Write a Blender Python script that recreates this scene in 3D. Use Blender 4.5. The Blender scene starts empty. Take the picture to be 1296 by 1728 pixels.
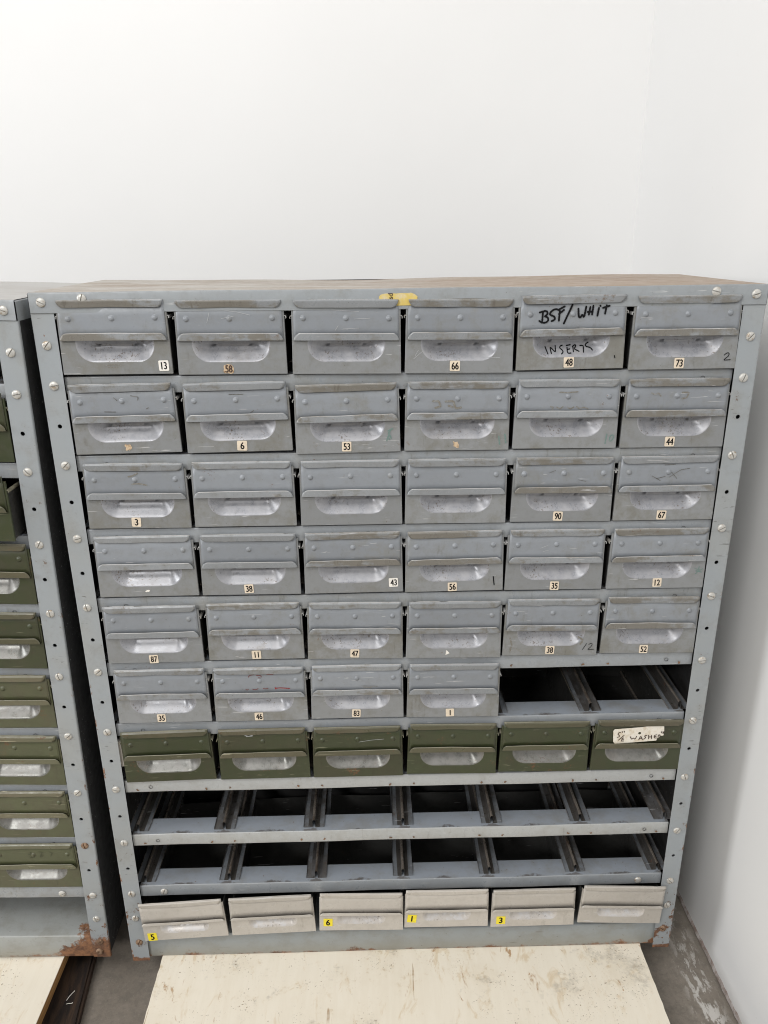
import bpy, bmesh, math, random
from mathutils import Vector, Matrix

random.seed(7)
scene = bpy.context.scene
COL = scene.collection

# ------------------------------------------------------------------ camera
cam_d = bpy.data.cameras.new('camera')
cam = bpy.data.objects.new('camera', cam_d)
COL.objects.link(cam)
cam_d.sensor_fit = 'VERTICAL'
cam_d.sensor_height = 36.0
cam_d.lens = 36.0 * 1300.0 / 1728.0
cam_d.clip_start = 0.02
cam_d.clip_end = 60
PITCH, YAW, ROLL = 0.34204, 0.01832, -0.010127
fw = Vector((math.sin(YAW) * math.cos(PITCH), math.cos(YAW) * math.cos(PITCH), -math.sin(PITCH)))
rt = Vector((math.cos(YAW), -math.sin(YAW), 0))
up = rt.cross(fw)
r2 = rt * math.cos(ROLL) + up * math.sin(ROLL)
u2 = -rt * math.sin(ROLL) + up * math.cos(ROLL)
M = Matrix((r2, u2, -fw)).transposed().to_4x4()
M.translation = Vector((-0.04215, -0.98761, 1.11248))
cam.matrix_world = M
scene.camera = cam

# ------------------------------------------------------------------ light
scene.view_settings.view_transform = 'Standard'
scene.view_settings.look = 'None'
scene.view_settings.gamma = 1.0
scene.view_settings.exposure = 0.0
scene.cycles.filter_width = 1.05
world = bpy.data.worlds.new('World')
scene.world = world
world.use_nodes = True
bg = world.node_tree.nodes['Background']
bg.inputs[0].default_value = (1.0, 0.99, 0.975, 1)
bg.inputs[1].default_value = 0.31


def area(name, loc, target, sx, sy, power, color=(1, 1, 1)):
    d = bpy.data.lights.new(name, 'AREA')
    d.shape = 'RECTANGLE'
    d.size, d.size_y = sx, sy
    d.energy = power
    d.color = color
    o = bpy.data.objects.new(name, d)
    COL.objects.link(o)
    o.location = loc
    o.rotation_euler = (Vector(target) - Vector(loc)).to_track_quat('-Z', 'Y').to_euler()
    return o


area('ceiling_light', (-1.5, -2.1, 3.6), (-0.8, -1.0, 0), 1.7, 0.22, 36, (1, 0.985, 0.96))
area('overhead_fill', (-0.4, -2.6, 4.8), (-0.3, -1.9, 0), 4.2, 3.2, 80, (1, 0.99, 0.97))  # unseen overhead softbox, added as soft fill from above
area('front_light', (-2.7, -4.6, 3.6), (0.2, 0.0, 0.6), 1.5, 0.6, 122, (1, 0.99, 0.975))
area('left_light', (-4.6, -1.2, 1.9), (0.4, 0.1, 0.6), 1.3, 1.5, 90, (0.98, 0.99, 1))  # unseen soft source on the left, tuned to lift the right wall

# ------------------------------------------------------------------ materials
MATS = {}


class NT:
    """tiny helper to wire shader nodes"""
    def __init__(self, name):
        self.m = bpy.data.materials.new(name)
        self.m.use_nodes = True
        self.t = self.m.node_tree
        self.b = self.t.nodes['Principled BSDF']
        MATS[name] = self.m

    def n(self, kind, **kw):
        o = self.t.nodes.new(kind)
        for k, v in kw.items():
            setattr(o, k, v)
        return o

    def l(self, a, b):
        self.t.links.new(a, b)

    def coords(self, per_object=True, scale=(1, 1, 1)):
        tc = self.n('ShaderNodeTexCoord')
        out = tc.outputs['Object']
        if per_object:
            oi = self.n('ShaderNodeObjectInfo')
            mu = self.n('ShaderNodeMath', operation='MULTIPLY')
            mu.inputs[1].default_value = 71.0
            self.l(oi.outputs['Random'], mu.inputs[0])
            va = self.n('ShaderNodeVectorMath', operation='ADD')
            self.l(out, va.inputs[0])
            self.l(mu.outputs[0], va.inputs[1])
            out = va.outputs[0]
        mp = self.n('ShaderNodeMapping')
        mp.inputs['Scale'].default_value = scale
        self.l(out, mp.inputs['Vector'])
        return mp.outputs[0]

    def noise(self, vec, scale, detail=5, rough=0.6, dist=0.0):
        o = self.n('ShaderNodeTexNoise')
        o.inputs['Scale'].default_value = scale
        o.inputs['Detail'].default_value = detail
        o.inputs['Roughness'].default_value = rough
        o.inputs['Distortion'].default_value = dist
        self.l(vec, o.inputs['Vector'])
        return o.outputs['Fac']

    def ramp(self, fac, a, b, lo=0.0, hi=1.0):
        o = self.n('ShaderNodeMapRange')
        o.interpolation_type = 'SMOOTHSTEP'
        o.inputs['From Min'].default_value = a
        o.inputs['From Max'].default_value = b
        o.inputs['To Min'].default_value = lo
        o.inputs['To Max'].default_value = hi
        self.l(fac, o.inputs['Value'])
        return o.outputs['Result']

    def math(self, op, a, b):
        o = self.n('ShaderNodeMath', operation=op)
        for i, v in enumerate((a, b)):
            if isinstance(v, (int, float)):
                o.inputs[i].default_value = v
            else:
                self.l(v, o.inputs[i])
        return o.outputs[0]

    def mix(self, fac, a, b):
        o = self.n('ShaderNodeMix', data_type='RGBA')
        for i, v in ((0, fac), (6, a), (7, b)):
            if isinstance(v, (int, float)):
                o.inputs[i].default_value = v
            elif isinstance(v, (tuple, list)):
                o.inputs[i].default_value = (*v, 1)
            else:
                self.l(v, o.inputs[i])
        return o.outputs[2]

    def bump(self, h, strength, dist=0.001, prev=None):
        o = self.n('ShaderNodeBump')
        o.inputs['Strength'].default_value = strength
        o.inputs['Distance'].default_value = dist
        self.l(h, o.inputs['Height'])
        if prev is not None:
            self.l(prev, o.inputs['Normal'])
        return o.outputs[0]

    def sep(self, vec):
        o = self.n('ShaderNodeSeparateXYZ')
        self.l(vec, o.inputs[0])
        return o.outputs

    def done(self, color=None, rough=None, metal=None, normal=None, spec=None):
        for key, v in (('Base Color', color), ('Roughness', rough), ('Metallic', metal), ('Normal', normal), ('Specular IOR Level', spec)):
            if v is None:
                continue
            if isinstance(v, (int, float)):
                self.b.inputs[key].default_value = v
            elif isinstance(v, (tuple, list)):
                self.b.inputs[key].default_value = (*v, 1)
            else:
                self.l(v, self.b.inputs[key])
        return self.m


def painted_metal(name, base, grime, grime_lo=0.45, grime_hi=0.75, grime_amt=0.7, rust_lo=0.70, rough=0.40,
                  rust=(0.13, 0.062, 0.03), spots=0.67, scratch=0.5, bare=(0.5, 0.5, 0.5), stretch=(1, 1, 1)):
    t = NT(name)
    v = t.coords(True, stretch)
    vo = t.coords(True)
    big = t.noise(v, 22, 6, 0.68)
    mid = t.noise(vo, 70, 6, 0.7)
    fine = t.noise(vo, 260, 4, 0.7)
    oi = t.n('ShaderNodeObjectInfo')
    tone = t.ramp(oi.outputs['Random'], 0, 1, 0.0, 1.0)
    streak = t.noise(t.coords(True, (1.0, 1.0, 0.18)), 150, 4, 0.7)
    c = t.mix(tone, tuple(x * 0.92 for x in base), tuple(min(1, x * 1.06) for x in base))
    c = t.mix(t.ramp(mid, 0.42, 0.72, 0, 0.22), c, tuple(x * 0.75 for x in grime))
    rnd2 = t.math('FRACT', t.math('MULTIPLY', oi.outputs['Random'], 17.31), 0)
    shift = t.math('MULTIPLY', t.math('SUBTRACT', rnd2, 0.45), 0.17)
    gsum = t.math('ADD', t.math('ADD', t.math('MULTIPLY', big, 0.7), t.math('MULTIPLY', mid, 0.3)), shift)
    g = t.ramp(gsum, grime_lo, grime_hi, 0, grime_amt)
    c = t.mix(g, c, grime)
    c = t.mix(t.math('MULTIPLY', t.ramp(streak, 0.57, 0.68, 0, 0.55), t.ramp(gsum, grime_lo - 0.05, grime_hi)), c, tuple(x * 0.62 for x in grime))
    # hairline scratches showing paler primer
    vs = t.coords(True, (30, 200, 420))
    sc = t.noise(vs, 1.0, 3, 0.5, 0.6)
    mk = t.noise(vo, 14, 2, 0.5)
    scr = t.math('MULTIPLY', t.ramp(sc, 0.665, 0.70, 0, scratch * 1.4), t.ramp(mk, 0.48, 0.6))
    c = t.mix(scr, c, bare)
    # dark specks and rust blooms
    sp = t.math('MULTIPLY', t.ramp(fine, spots, spots + 0.05, 0, 0.75), t.ramp(mid, 0.42, 0.6))
    c = t.mix(sp, c, (0.05, 0.04, 0.032))
    rn = t.math('ADD', t.math('MULTIPLY', t.noise(vo, 28, 3, 0.5), 0.55), t.math('MULTIPLY', fine, 0.45))
    rm = t.ramp(rn, rust_lo - 0.06, rust_lo + 0.02, 0, 0.85)
    c = t.mix(rm, c, rust)
    r = t.math('ADD', t.ramp(mid, 0.3, 0.75, rough - 0.1, rough + 0.14), t.math('MULTIPLY', rm, 0.3))
    b1 = t.bump(t.noise(vo, 19, 2, 0.5), 0.15, 0.012)
    b2 = t.bump(fine, 0.05, 0.0006, b1)
    return t.done(c, r, 0.0, b2)


GREY = (0.228, 0.244, 0.266)
painted_metal('grey_paint', GREY, (0.195, 0.19, 0.168), 0.52, 0.76, 0.6)
painted_metal('grimy_grey_paint', (0.226, 0.233, 0.238), (0.158, 0.150, 0.124), 0.44, 0.70, 0.75, 0.69, rust=(0.15, 0.10, 0.065))
painted_metal('worn_lip_paint', (0.236, 0.247, 0.258), (0.142, 0.125, 0.096), 0.49, 0.60, 0.75, 0.67, 0.32, rust=(0.13, 0.09, 0.06), stretch=(0.45, 1, 1.4))
painted_metal('frame_paint', (0.285, 0.305, 0.32), (0.20, 0.195, 0.17), 0.47, 0.74, 0.55, 0.70, 0.44)
t = NT('shelf_paint')
v = t.coords(False)
vr = t.coords(True)
sx = t.sep(v)
n1 = t.noise(vr, 24, 6, 0.7)
n2 = t.noise(vr, 130, 5, 0.7)
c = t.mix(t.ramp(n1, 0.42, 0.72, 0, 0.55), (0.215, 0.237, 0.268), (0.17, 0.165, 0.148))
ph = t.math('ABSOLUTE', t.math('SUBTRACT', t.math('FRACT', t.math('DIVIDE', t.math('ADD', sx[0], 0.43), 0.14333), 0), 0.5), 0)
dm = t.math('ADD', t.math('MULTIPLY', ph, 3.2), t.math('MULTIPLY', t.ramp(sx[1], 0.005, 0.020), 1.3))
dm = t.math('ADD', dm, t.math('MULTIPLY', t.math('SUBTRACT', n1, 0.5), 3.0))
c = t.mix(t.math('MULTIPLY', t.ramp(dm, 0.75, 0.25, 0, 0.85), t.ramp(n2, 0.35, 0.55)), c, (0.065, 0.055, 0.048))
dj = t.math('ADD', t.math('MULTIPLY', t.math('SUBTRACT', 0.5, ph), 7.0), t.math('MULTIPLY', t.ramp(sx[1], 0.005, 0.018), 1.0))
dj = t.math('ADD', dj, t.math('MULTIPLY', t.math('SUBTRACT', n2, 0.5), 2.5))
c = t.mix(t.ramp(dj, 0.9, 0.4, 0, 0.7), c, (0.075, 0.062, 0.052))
c = t.mix(t.ramp(n2, 0.65, 0.69, 0, 0.7), c, (0.11, 0.075, 0.055))
t.done(c, t.ramp(n2, 0.3, 0.7, 0.28, 0.42), 0, t.bump(n2, 0.1, 0.0008))
painted_metal('lip_paint', (0.278, 0.295, 0.312), (0.235, 0.228, 0.20), 0.47, 0.74, 0.5, 0.69, 0.34)
painted_metal('lit_lip_paint', (0.365, 0.375, 0.375), (0.30, 0.29, 0.26), 0.47, 0.74, 0.5, 0.69, 0.34)  # lighter copy of lip_paint; light on the open lips is painted in
painted_metal('shaded_side_paint', (0.030, 0.030, 0.031), (0.022, 0.020, 0.018), 0.45, 0.7, 0.6, 0.7, 0.6)  # near-black: shade inside and between the cabinets put into the colour
painted_metal('green_paint', (0.038, 0.046, 0.020), (0.045, 0.042, 0.023), 0.42, 0.68, 0.7, 0.66, 0.42, spots=0.7, scratch=0.35, bare=(0.3, 0.3, 0.2))
painted_metal('green_lip_paint', (0.075, 0.073, 0.042), (0.105, 0.09, 0.058), 0.42, 0.66, 0.7, 0.66, 0.36, scratch=0.6, bare=(0.4, 0.37, 0.27), stretch=(0.45, 1, 1.4))
painted_metal('light_green_paint', (0.078, 0.085, 0.042), (0.08, 0.072, 0.044), 0.42, 0.68, 0.7, 0.66, 0.42, spots=0.7, scratch=0.35, bare=(0.35, 0.33, 0.22))
painted_metal('light_green_lip_paint', (0.12, 0.118, 0.07), (0.135, 0.115, 0.075), 0.42, 0.66, 0.7, 0.66, 0.36, scratch=0.6, bare=(0.45, 0.42, 0.3), stretch=(0.45, 1, 1.4))
painted_metal('beige_paint', (0.445, 0.415, 0.375), (0.36, 0.33, 0.285), 0.45, 0.72, 0.5, 0.70, 0.34, rust=(0.25, 0.18, 0.12), spots=0.71)
painted_metal('recess_paint', (0.40, 0.405, 0.43), (0.30, 0.29, 0.27), 0.45, 0.7, 0.5, 0.63, 0.28, rust=(0.17, 0.13, 0.10))
painted_metal('shaded_body_paint', (0.05, 0.05, 0.048), (0.03, 0.028, 0.024), 0.45, 0.7, 0.6, 0.7, 0.45)  # drawer tray sides, darkened to carry the shade of the gaps
painted_metal('dark_steel', (0.16, 0.17, 0.185), (0.09, 0.075, 0.06), 0.42, 0.66, 0.8, 0.62, 0.4)
painted_metal('rail_steel', (0.18, 0.195, 0.215), (0.09, 0.08, 0.07), 0.45, 0.66, 0.8, 0.66, 0.34)
painted_metal('dark_rail', (0.055, 0.05, 0.045), (0.14, 0.14, 0.145), 0.52, 0.72, 0.8, 0.66, 0.35)  # darker strips beside the rail ridge
painted_metal('ridge_steel', (0.33, 0.29, 0.25), (0.12, 0.09, 0.07), 0.46, 0.66, 0.8, 0.64, 0.28)
MATS['ridge_steel'].node_tree.nodes['Principled BSDF'].inputs['Metallic'].default_value = 0.6


def worn_recess(name, paint, metal_c, lo, hi, met):
    t = NT(name)
    v = t.coords(True)
    mid = t.noise(v, 55, 6, 0.7)
    fine = t.noise(v, 330, 4, 0.7)
    c = t.mix(t.ramp(mid, lo, hi), paint, metal_c)
    sp = t.math('MULTIPLY', t.ramp(fine, 0.57, 0.62, 0, 0.85), t.ramp(t.noise(v, 30, 4, 0.6), 0.46, 0.60))
    c = t.mix(sp, c, (0.11, 0.085, 0.065))
    c = t.mix(t.ramp(t.noise(v, 26, 5, 0.65), 0.58, 0.72, 0, 0.4), c, (0.21, 0.19, 0.165))
    r = t.ramp(mid, 0.3, 0.7, 0.24, 0.42)
    b = t.bump(mid, 0.06, 0.002)
    return t.done(c, r, met, b, 0.5)


worn_recess('worn_recess_metal', (0.265, 0.27, 0.292), (0.345, 0.345, 0.362), 0.38, 0.66, 0.14)
worn_recess('bare_recess_metal', (0.135, 0.135, 0.122), (0.195, 0.19, 0.178), 0.38, 0.6, 0.2)
worn_recess('beige_recess_paint', (0.47, 0.44, 0.41), (0.50, 0.49, 0.49), 0.45, 0.62, 0.1)

painted_metal('highlight_rubbed_edge', (0.46, 0.46, 0.455), (0.30, 0.28, 0.245), 0.48, 0.66, 0.9, 0.68, 0.28)  # pale lip edges: a painted-in highlight line along with rubbed wear
painted_metal('green_highlight_rubbed_edge', (0.25, 0.24, 0.185), (0.16, 0.145, 0.10), 0.45, 0.66, 0.9, 0.68, 0.3)  # green drawers' painted edge highlight and wear
t = NT('screw_metal')
v = t.coords(True)
t.done(t.mix(t.ramp(t.noise(v, 180, 5, 0.7), 0.5, 0.68), (0.52, 0.51, 0.48), (0.33, 0.26, 0.19)),
       t.ramp(t.noise(v, 300, 3), 0.3, 0.7, 0.32, 0.55), 0.35, t.bump(t.noise(v, 500, 3), 0.2, 0.0004))
t = NT('rusty_screw_metal')
v = t.coords(True)
t.done(t.mix(t.ramp(t.noise(v, 180, 5, 0.7), 0.4, 0.6), (0.26, 0.17, 0.11), (0.12, 0.065, 0.035)), 0.75, 0.0,
       t.bump(t.noise(v, 500, 3), 0.3, 0.0004))

t = NT('rust_spot')
v = t.coords(True)
t.done(t.mix(t.ramp(t.noise(v, 400, 4), 0.4, 0.6), (0.22, 0.12, 0.065), (0.10, 0.07, 0.05)), 0.8)


def plain(name, c, rough=0.6, n=200, var=0.12, c2=None):
    t = NT(name)
    v = t.coords(True)
    d = c2 or tuple(x * (1 - var * 2.5) for x in c)
    return t.done(t.mix(t.ramp(t.noise(v, n, 4, 0.65), 0.4, 0.72), c, d), rough)


plain('white_sticker', (0.78, 0.75, 0.69), 0.5, 150, 0.05)
plain('cream_sticker', (0.70, 0.60, 0.47), 0.5, 150, 0.08)
plain('brown_sticker', (0.55, 0.42, 0.28), 0.7, 260, 0.2, (0.24, 0.14, 0.07))
plain('yellow_sticker', (0.80, 0.66, 0.03), 0.45, 120, 0.04)
plain('yellow_label_paper', (0.60, 0.455, 0.12), 0.6, 70, 0.08, (0.60, 0.52, 0.36))
plain('tape_paper', (0.72, 0.68, 0.60), 0.6, 120, 0.06, (0.58, 0.50, 0.38))
plain('black_ink', (0.008, 0.008, 0.009), 0.85)
MATS['black_ink'].node_tree.nodes['Principled BSDF'].inputs['Specular IOR Level'].default_value = 0.15
plain('brown_ink', (0.055, 0.03, 0.02), 0.5)
plain('red_ink', (0.27, 0.018, 0.018), 0.5)
plain('maroon_ink', (0.17, 0.05, 0.045), 0.6)
plain('teal_ink', (0.12, 0.205, 0.185), 0.6, 350, 0.1, (0.19, 0.215, 0.205))

# cabinet top: worn, stained sheet
t = NT('stained_top_sheet')
v = t.coords(False)
s = t.sep(v)
st = t.coords(False, (0.35, 1.0, 1))
c = t.mix(t.ramp(t.noise(st, 18, 6, 0.7), 0.38, 0.66), (0.40, 0.375, 0.34), (0.29, 0.235, 0.185))
right = t.ramp(t.math('ADD', s[0], t.math('MULTIPLY', t.noise(st, 7, 4), 0.5)), 0.05, 0.45)
c = t.mix(t.math('MULTIPLY', right, 0.7), c, (0.29, 0.195, 0.125))
patch = t.math('MULTIPLY', t.ramp(t.noise(st, 11, 5, 0.65), 0.54, 0.64), t.ramp(s[0], 0.1, 0.36))
c = t.mix(t.math('MULTIPLY', patch, 0.6), c, (0.22, 0.15, 0.11))
c = t.mix(t.ramp(t.noise(v, 240, 4), 0.64, 0.68, 0, 0.6), c, (0.16, 0.1, 0.06))
t.done(c, t.ramp(t.noise(v, 50, 4), 0.3, 0.7, 0.4, 0.6), 0, t.bump(t.noise(v, 30, 3), 0.15, 0.004))


t = NT('pale_top_sheet')
v = t.coords(False, (0.35, 1.0, 1))
c = t.mix(t.ramp(t.noise(v, 18, 6, 0.7), 0.38, 0.7), (0.41, 0.40, 0.385), (0.31, 0.285, 0.26))
t.done(c, 0.45, 0, t.bump(t.noise(v, 30, 3), 0.15, 0.004))


def rust_corner(name, cx, cz, sx, sz, base=(0.27, 0.29, 0.295), thr=0.9):
    """painted plinth with a rust patch eaten in from one corner and a rusty bottom edge"""
    t = NT(name)
    v = t.coords(False)
    s = t.sep(v)
    n1 = t.noise(v, 24, 6, 0.7)
    n2 = t.noise(v, 110, 5, 0.7)
    dx = t.math('DIVIDE', t.math('SUBTRACT', s[0], cx), sx)
    dz = t.math('DIVIDE', t.math('SUBTRACT', s[2], cz), sz)
    d = t.math('SQRT', t.math('ADD', t.math('MULTIPLY', dx, dx), t.math('MULTIPLY', dz, dz)), 0)
    d = t.math('ADD', d, t.math('MULTIPLY', t.math('SUBTRACT', n1, 0.5), 1.3))
    rm = t.ramp(d, thr, thr - 0.1)
    edge = t.math('ADD', t.math('DIVIDE', t.math('ADD', s[2], 0.038), 0.016), t.math('MULTIPLY', t.math('SUBTRACT', n1, 0.5), 3.4))
    em = t.ramp(edge, 0.35, -0.15)
    c = t.mix(t.ramp(n1, 0.42, 0.7, 0, 0.6), base, (0.22, 0.215, 0.185))
    low = t.ramp(t.math('ADD', s[2], t.math('MULTIPLY', n1, 0.03)), 0.012, -0.03, 0, 0.55)
    c = t.mix(low, c, (0.25, 0.225, 0.165))
    vs = t.coords(False, (14, 100, 260))
    c = t.mix(t.math('MULTIPLY', t.ramp(t.noise(vs, 1, 4, 0.6), 0.66, 0.72, 0, 0.6), t.ramp(n1, 0.45, 0.6)), c, (0.12, 0.10, 0.08))
    rc = t.mix(t.ramp(n2, 0.35, 0.65), (0.26, 0.125, 0.06), (0.10, 0.05, 0.03))
    m = t.math('MAXIMUM', rm, em)
    c = t.mix(m, c, rc)
    c = t.mix(t.ramp(n2, 0.66, 0.7, 0, 0.7), c, (0.09, 0.055, 0.035))
    return t.done(c, t.math('ADD', t.math('MULTIPLY', m, 0.35), 0.42), 0, t.bump(t.math('ADD', n2, t.math('MULTIPLY', m, 0.4)), 0.35, 0.0012))


rust_corner('plinth_paint', 0.44, -0.04, 0.022, 0.022)
rust_corner('rusted_plinth_paint', 0.452, -0.034, 0.085, 0.055, (0.30, 0.31, 0.30), 0.85)


def post_paint(name, zr, amt):
    t = NT(name)
    v = t.coords(False)
    s = t.sep(v)
    oi = t.n('ShaderNodeObjectInfo')
    va = t.coords(True)
    n1 = t.noise(va, 26, 6, 0.7)
    n2 = t.noise(va, 120, 5, 0.7)
    n3 = t.noise(va, 9, 3, 0.6)
    c = t.mix(t.ramp(n3, 0.35, 0.7, 0, 0.6), (0.285, 0.308, 0.325), (0.30, 0.305, 0.295))
    c = t.mix(t.ramp(n1, 0.48, 0.75, 0, 0.5), c, (0.215, 0.21, 0.19))
    vs = t.coords(True, (60, 200, 380))
    c = t.mix(t.math('MULTIPLY', t.ramp(t.noise(vs, 1, 3, 0.5, 0.5), 0.66, 0.71, 0, 0.75), t.ramp(n3, 0.5, 0.58)), c, (0.11, 0.105, 0.10))
    c = t.mix(t.math('MULTIPLY', t.ramp(n2, 0.61, 0.66, 0, 0.8), t.ramp(n1, 0.52, 0.62)), c, (0.12, 0.075, 0.05))
    low = t.ramp(s[2], zr + 0.35, zr + 0.02, 0, 0.13)
    rr = t.math('ADD', t.math('ADD', t.math('MULTIPLY', n1, 0.6), t.math('MULTIPLY', n2, 0.4)), low)
    rm = t.ramp(rr, 0.685, 0.72)
    bottom = t.math('ADD', t.math('DIVIDE', t.math('SUBTRACT', s[2], zr), amt), t.math('MULTIPLY', t.math('SUBTRACT', n1, 0.5), 2.2))
    rm = t.math('MAXIMUM', rm, t.ramp(bottom, 0.75, 0.55))
    ax = t.math('ABSOLUTE', s[0], 0)
    n4 = t.noise(t.coords(False, (1, 1, 0.45)), 95, 4, 0.7)
    chip = t.math('ADD', t.math('MULTIPLY', t.ramp(ax, 0.4525, 0.4572, 0, 0.16), t.ramp(s[2], 0.75, 0.25, 0.2, 0.85)), n4)
    rm = t.math('MAXIMUM', rm, t.ramp(chip, 0.70, 0.73))
    rc = t.mix(t.ramp(n2, 0.35, 0.65), (0.25, 0.12, 0.06), (0.105, 0.055, 0.035))
    c = t.mix(rm, c, rc)
    return t.done(c, t.math('ADD', t.math('MULTIPLY', rm, 0.3), t.ramp(n1, 0.3, 0.7, 0.4, 0.55)), 0,
                  t.bump(t.math('ADD', n2, t.math('MULTIPLY', rm, 0.5)), 0.18, 0.0009))


post_paint('post_paint', -0.042, 0.010)
post_paint('rusted_post_paint', -0.034, 0.07)

# room
t = NT('white_wall_paint')
v = t.coords(False)
c = t.mix(t.ramp(t.noise(v, 1.3, 3), 0.3, 0.7), (0.765, 0.763, 0.757), (0.785, 0.783, 0.778))
c = t.mix(t.ramp(t.noise(v, 120, 4, 0.6), 0.715, 0.74, 0, 0.35), c, (0.6, 0.57, 0.52))
t.done(c, 0.55, 0, t.bump(t.noise(v, 3.5, 4), 0.12, 0.01, t.bump(t.noise(v, 260, 3), 0.06, 0.001)))

t = NT('rough_plaster_edge')
v = t.coords(False)
t.done(t.mix(t.ramp(t.noise(v, 45, 6, 0.7), 0.4, 0.62), (0.46, 0.42, 0.40), (0.24, 0.185, 0.16)), 0.85, 0,
       t.bump(t.noise(v, 90, 5), 0.6, 0.003))

t = NT('concrete_floor')
v = t.coords(False)
s = t.sep(v)
n1 = t.noise(v, 6, 6, 0.65)
n2 = t.noise(v, 60, 6, 0.7)
n3 = t.noise(v, 330, 3, 0.6)
c = t.mix(t.ramp(n1, 0.3, 0.7), (0.26, 0.228, 0.193), (0.195, 0.168, 0.138))
c = t.mix(t.ramp(n2, 0.4, 0.7, 0, 0.5), c, (0.13, 0.115, 0.098))
c = t.mix(t.ramp(n3, 0.60, 0.68, 0, 0.35), c, (0.11, 0.095, 0.08))
c = t.mix(t.ramp(n3, 0.38, 0.32, 0, 0.25), c, (0.36, 0.34, 0.31))
# white plaster scuffs dragged along the wall side
rot = t.n('ShaderNodeMapping')
rot.inputs['Rotation'].default_value = (0, 0, math.radians(14))
rot.inputs['Scale'].default_value = (60, 22, 1)
t.l(v, rot.inputs['Vector'])
sc = t.noise(rot.outputs[0], 1.6, 5, 0.68, 0.4)
band = t.math('ABSOLUTE', t.math('SUBTRACT', s[0], t.math('ADD', 0.513, t.math('MULTIPLY', s[1], 0.03))), 0)
bm_ = t.ramp(t.math('ADD', band, t.math('MULTIPLY', t.math('SUBTRACT', n1, 0.5), 0.03)), 0.034, 0.004)
ym = t.ramp(s[1], 0.14, -0.06, 0.35, 1.0)
scm = t.math('MULTIPLY', t.math('MULTIPLY', bm_, ym), t.ramp(sc, 0.50, 0.58))
c = t.mix(t.math('MULTIPLY', scm, 0.85), c, (0.62, 0.60, 0.57))
t.done(c, t.ramp(n2, 0.3, 0.7, 0.62, 0.85), 0, t.bump(n2, 0.25, 0.002, t.bump(n3, 0.2, 0.0006)))


def board_mat(name, stains):
    t = NT(name)
    v = t.coords(False)
    s = t.sep(v)
    gr = t.coords(False, (30, 3.2, 30))
    g = t.noise(gr, 3, 5, 0.65, 0.5)
    n1 = t.noise(v, 9, 5, 0.65)
    n2 = t.noise(v, 48, 6, 0.7)
    n3 = t.noise(v, 300, 3, 0.6)
    c = t.mix(t.ramp(g, 0.3, 0.72), (0.785, 0.725, 0.615), (0.755, 0.69, 0.575))
    c = t.mix(t.ramp(n1, 0.46, 0.72, 0, 0.4), c, (0.64, 0.55, 0.41))
    n5 = t.noise(t.coords(False, (16, 5.5, 1)), 1.6, 5, 0.7, 1.2)
    c = t.mix(t.ramp(n5, 0.56, 0.70, 0, 0.6), c, (0.58, 0.44, 0.26))
    n6 = t.noise(t.coords(False, (30, 10, 1)), 1.0, 5, 0.72, 0.8)
    c = t.mix(t.math('MULTIPLY', t.ramp(n6, 0.63, 0.70, 0, 0.85), t.ramp(n2, 0.4, 0.55)), c, (0.36, 0.19, 0.06))
    c = t.mix(t.math('MULTIPLY', t.ramp(n2, 0.55, 0.66, 0, 0.55), t.ramp(n1, 0.46, 0.6)), c, (0.50, 0.37, 0.20))
    sm = t.math('MULTIPLY', t.ramp(t.noise(v, 17, 6, 0.75), 0.55, 0.66, 0, 0.52), t.ramp(n2, 0.4, 0.6))
    c = t.mix(sm, c, (0.40, 0.36, 0.30))
    c = t.mix(t.math('MULTIPLY', t.ramp(n3, 0.63, 0.67, 0, 0.8), t.ramp(t.noise(v, 14, 3), 0.48, 0.6)), c, (0.20, 0.13, 0.07))
    # thin brown cracks along the grain
    cr = t.coords(False, (95, 4.0, 1))
    k = t.math('MULTIPLY', t.ramp(t.noise(cr, 1, 2, 0.5, 0.2), 0.70, 0.72), t.ramp(n1, 0.44, 0.56))
    c = t.mix(t.math('MULTIPLY', k, 0.75), c, (0.33, 0.20, 0.09))
    if stains:
        # grey cellular imprint (a boot or mat print) across the right half
        vo = t.n('ShaderNodeTexVoronoi', feature='DISTANCE_TO_EDGE')
        vo.inputs['Scale'].default_value = 88
        vo.inputs['Randomness'].default_value = 0.35
        t.l(v, vo.inputs['Vector'])
        cell = t.ramp(vo.outputs['Distance'], 0.10, 0.22)
        line = t.math('ABSOLUTE', t.math('ADD', t.math('ADD', s[1], 0.058), t.math('MULTIPLY', t.math('ABSOLUTE', t.math('SUBTRACT', s[0], 0.315), 0), 0.42)), 0)
        m = t.math('MULTIPLY', t.ramp(t.math('ADD', line, t.math('MULTIPLY', t.math('SUBTRACT', n1, 0.5), 0.05)), 0.03, 0.012), t.ramp(s[0], 0.13, 0.2))
        m = t.math('MULTIPLY', m, t.ramp(s[0], 0.40, 0.37))
        c = t.mix(t.math('MULTIPLY', t.math('MULTIPLY', m, cell), 0.36), c, (0.50, 0.46, 0.37))
    return t.done(c, t.ramp(n2, 0.3, 0.7, 0.45, 0.62), 0, t.bump(g, 0.12, 0.0015, t.bump(n2, 0.15, 0.0008)))


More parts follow.
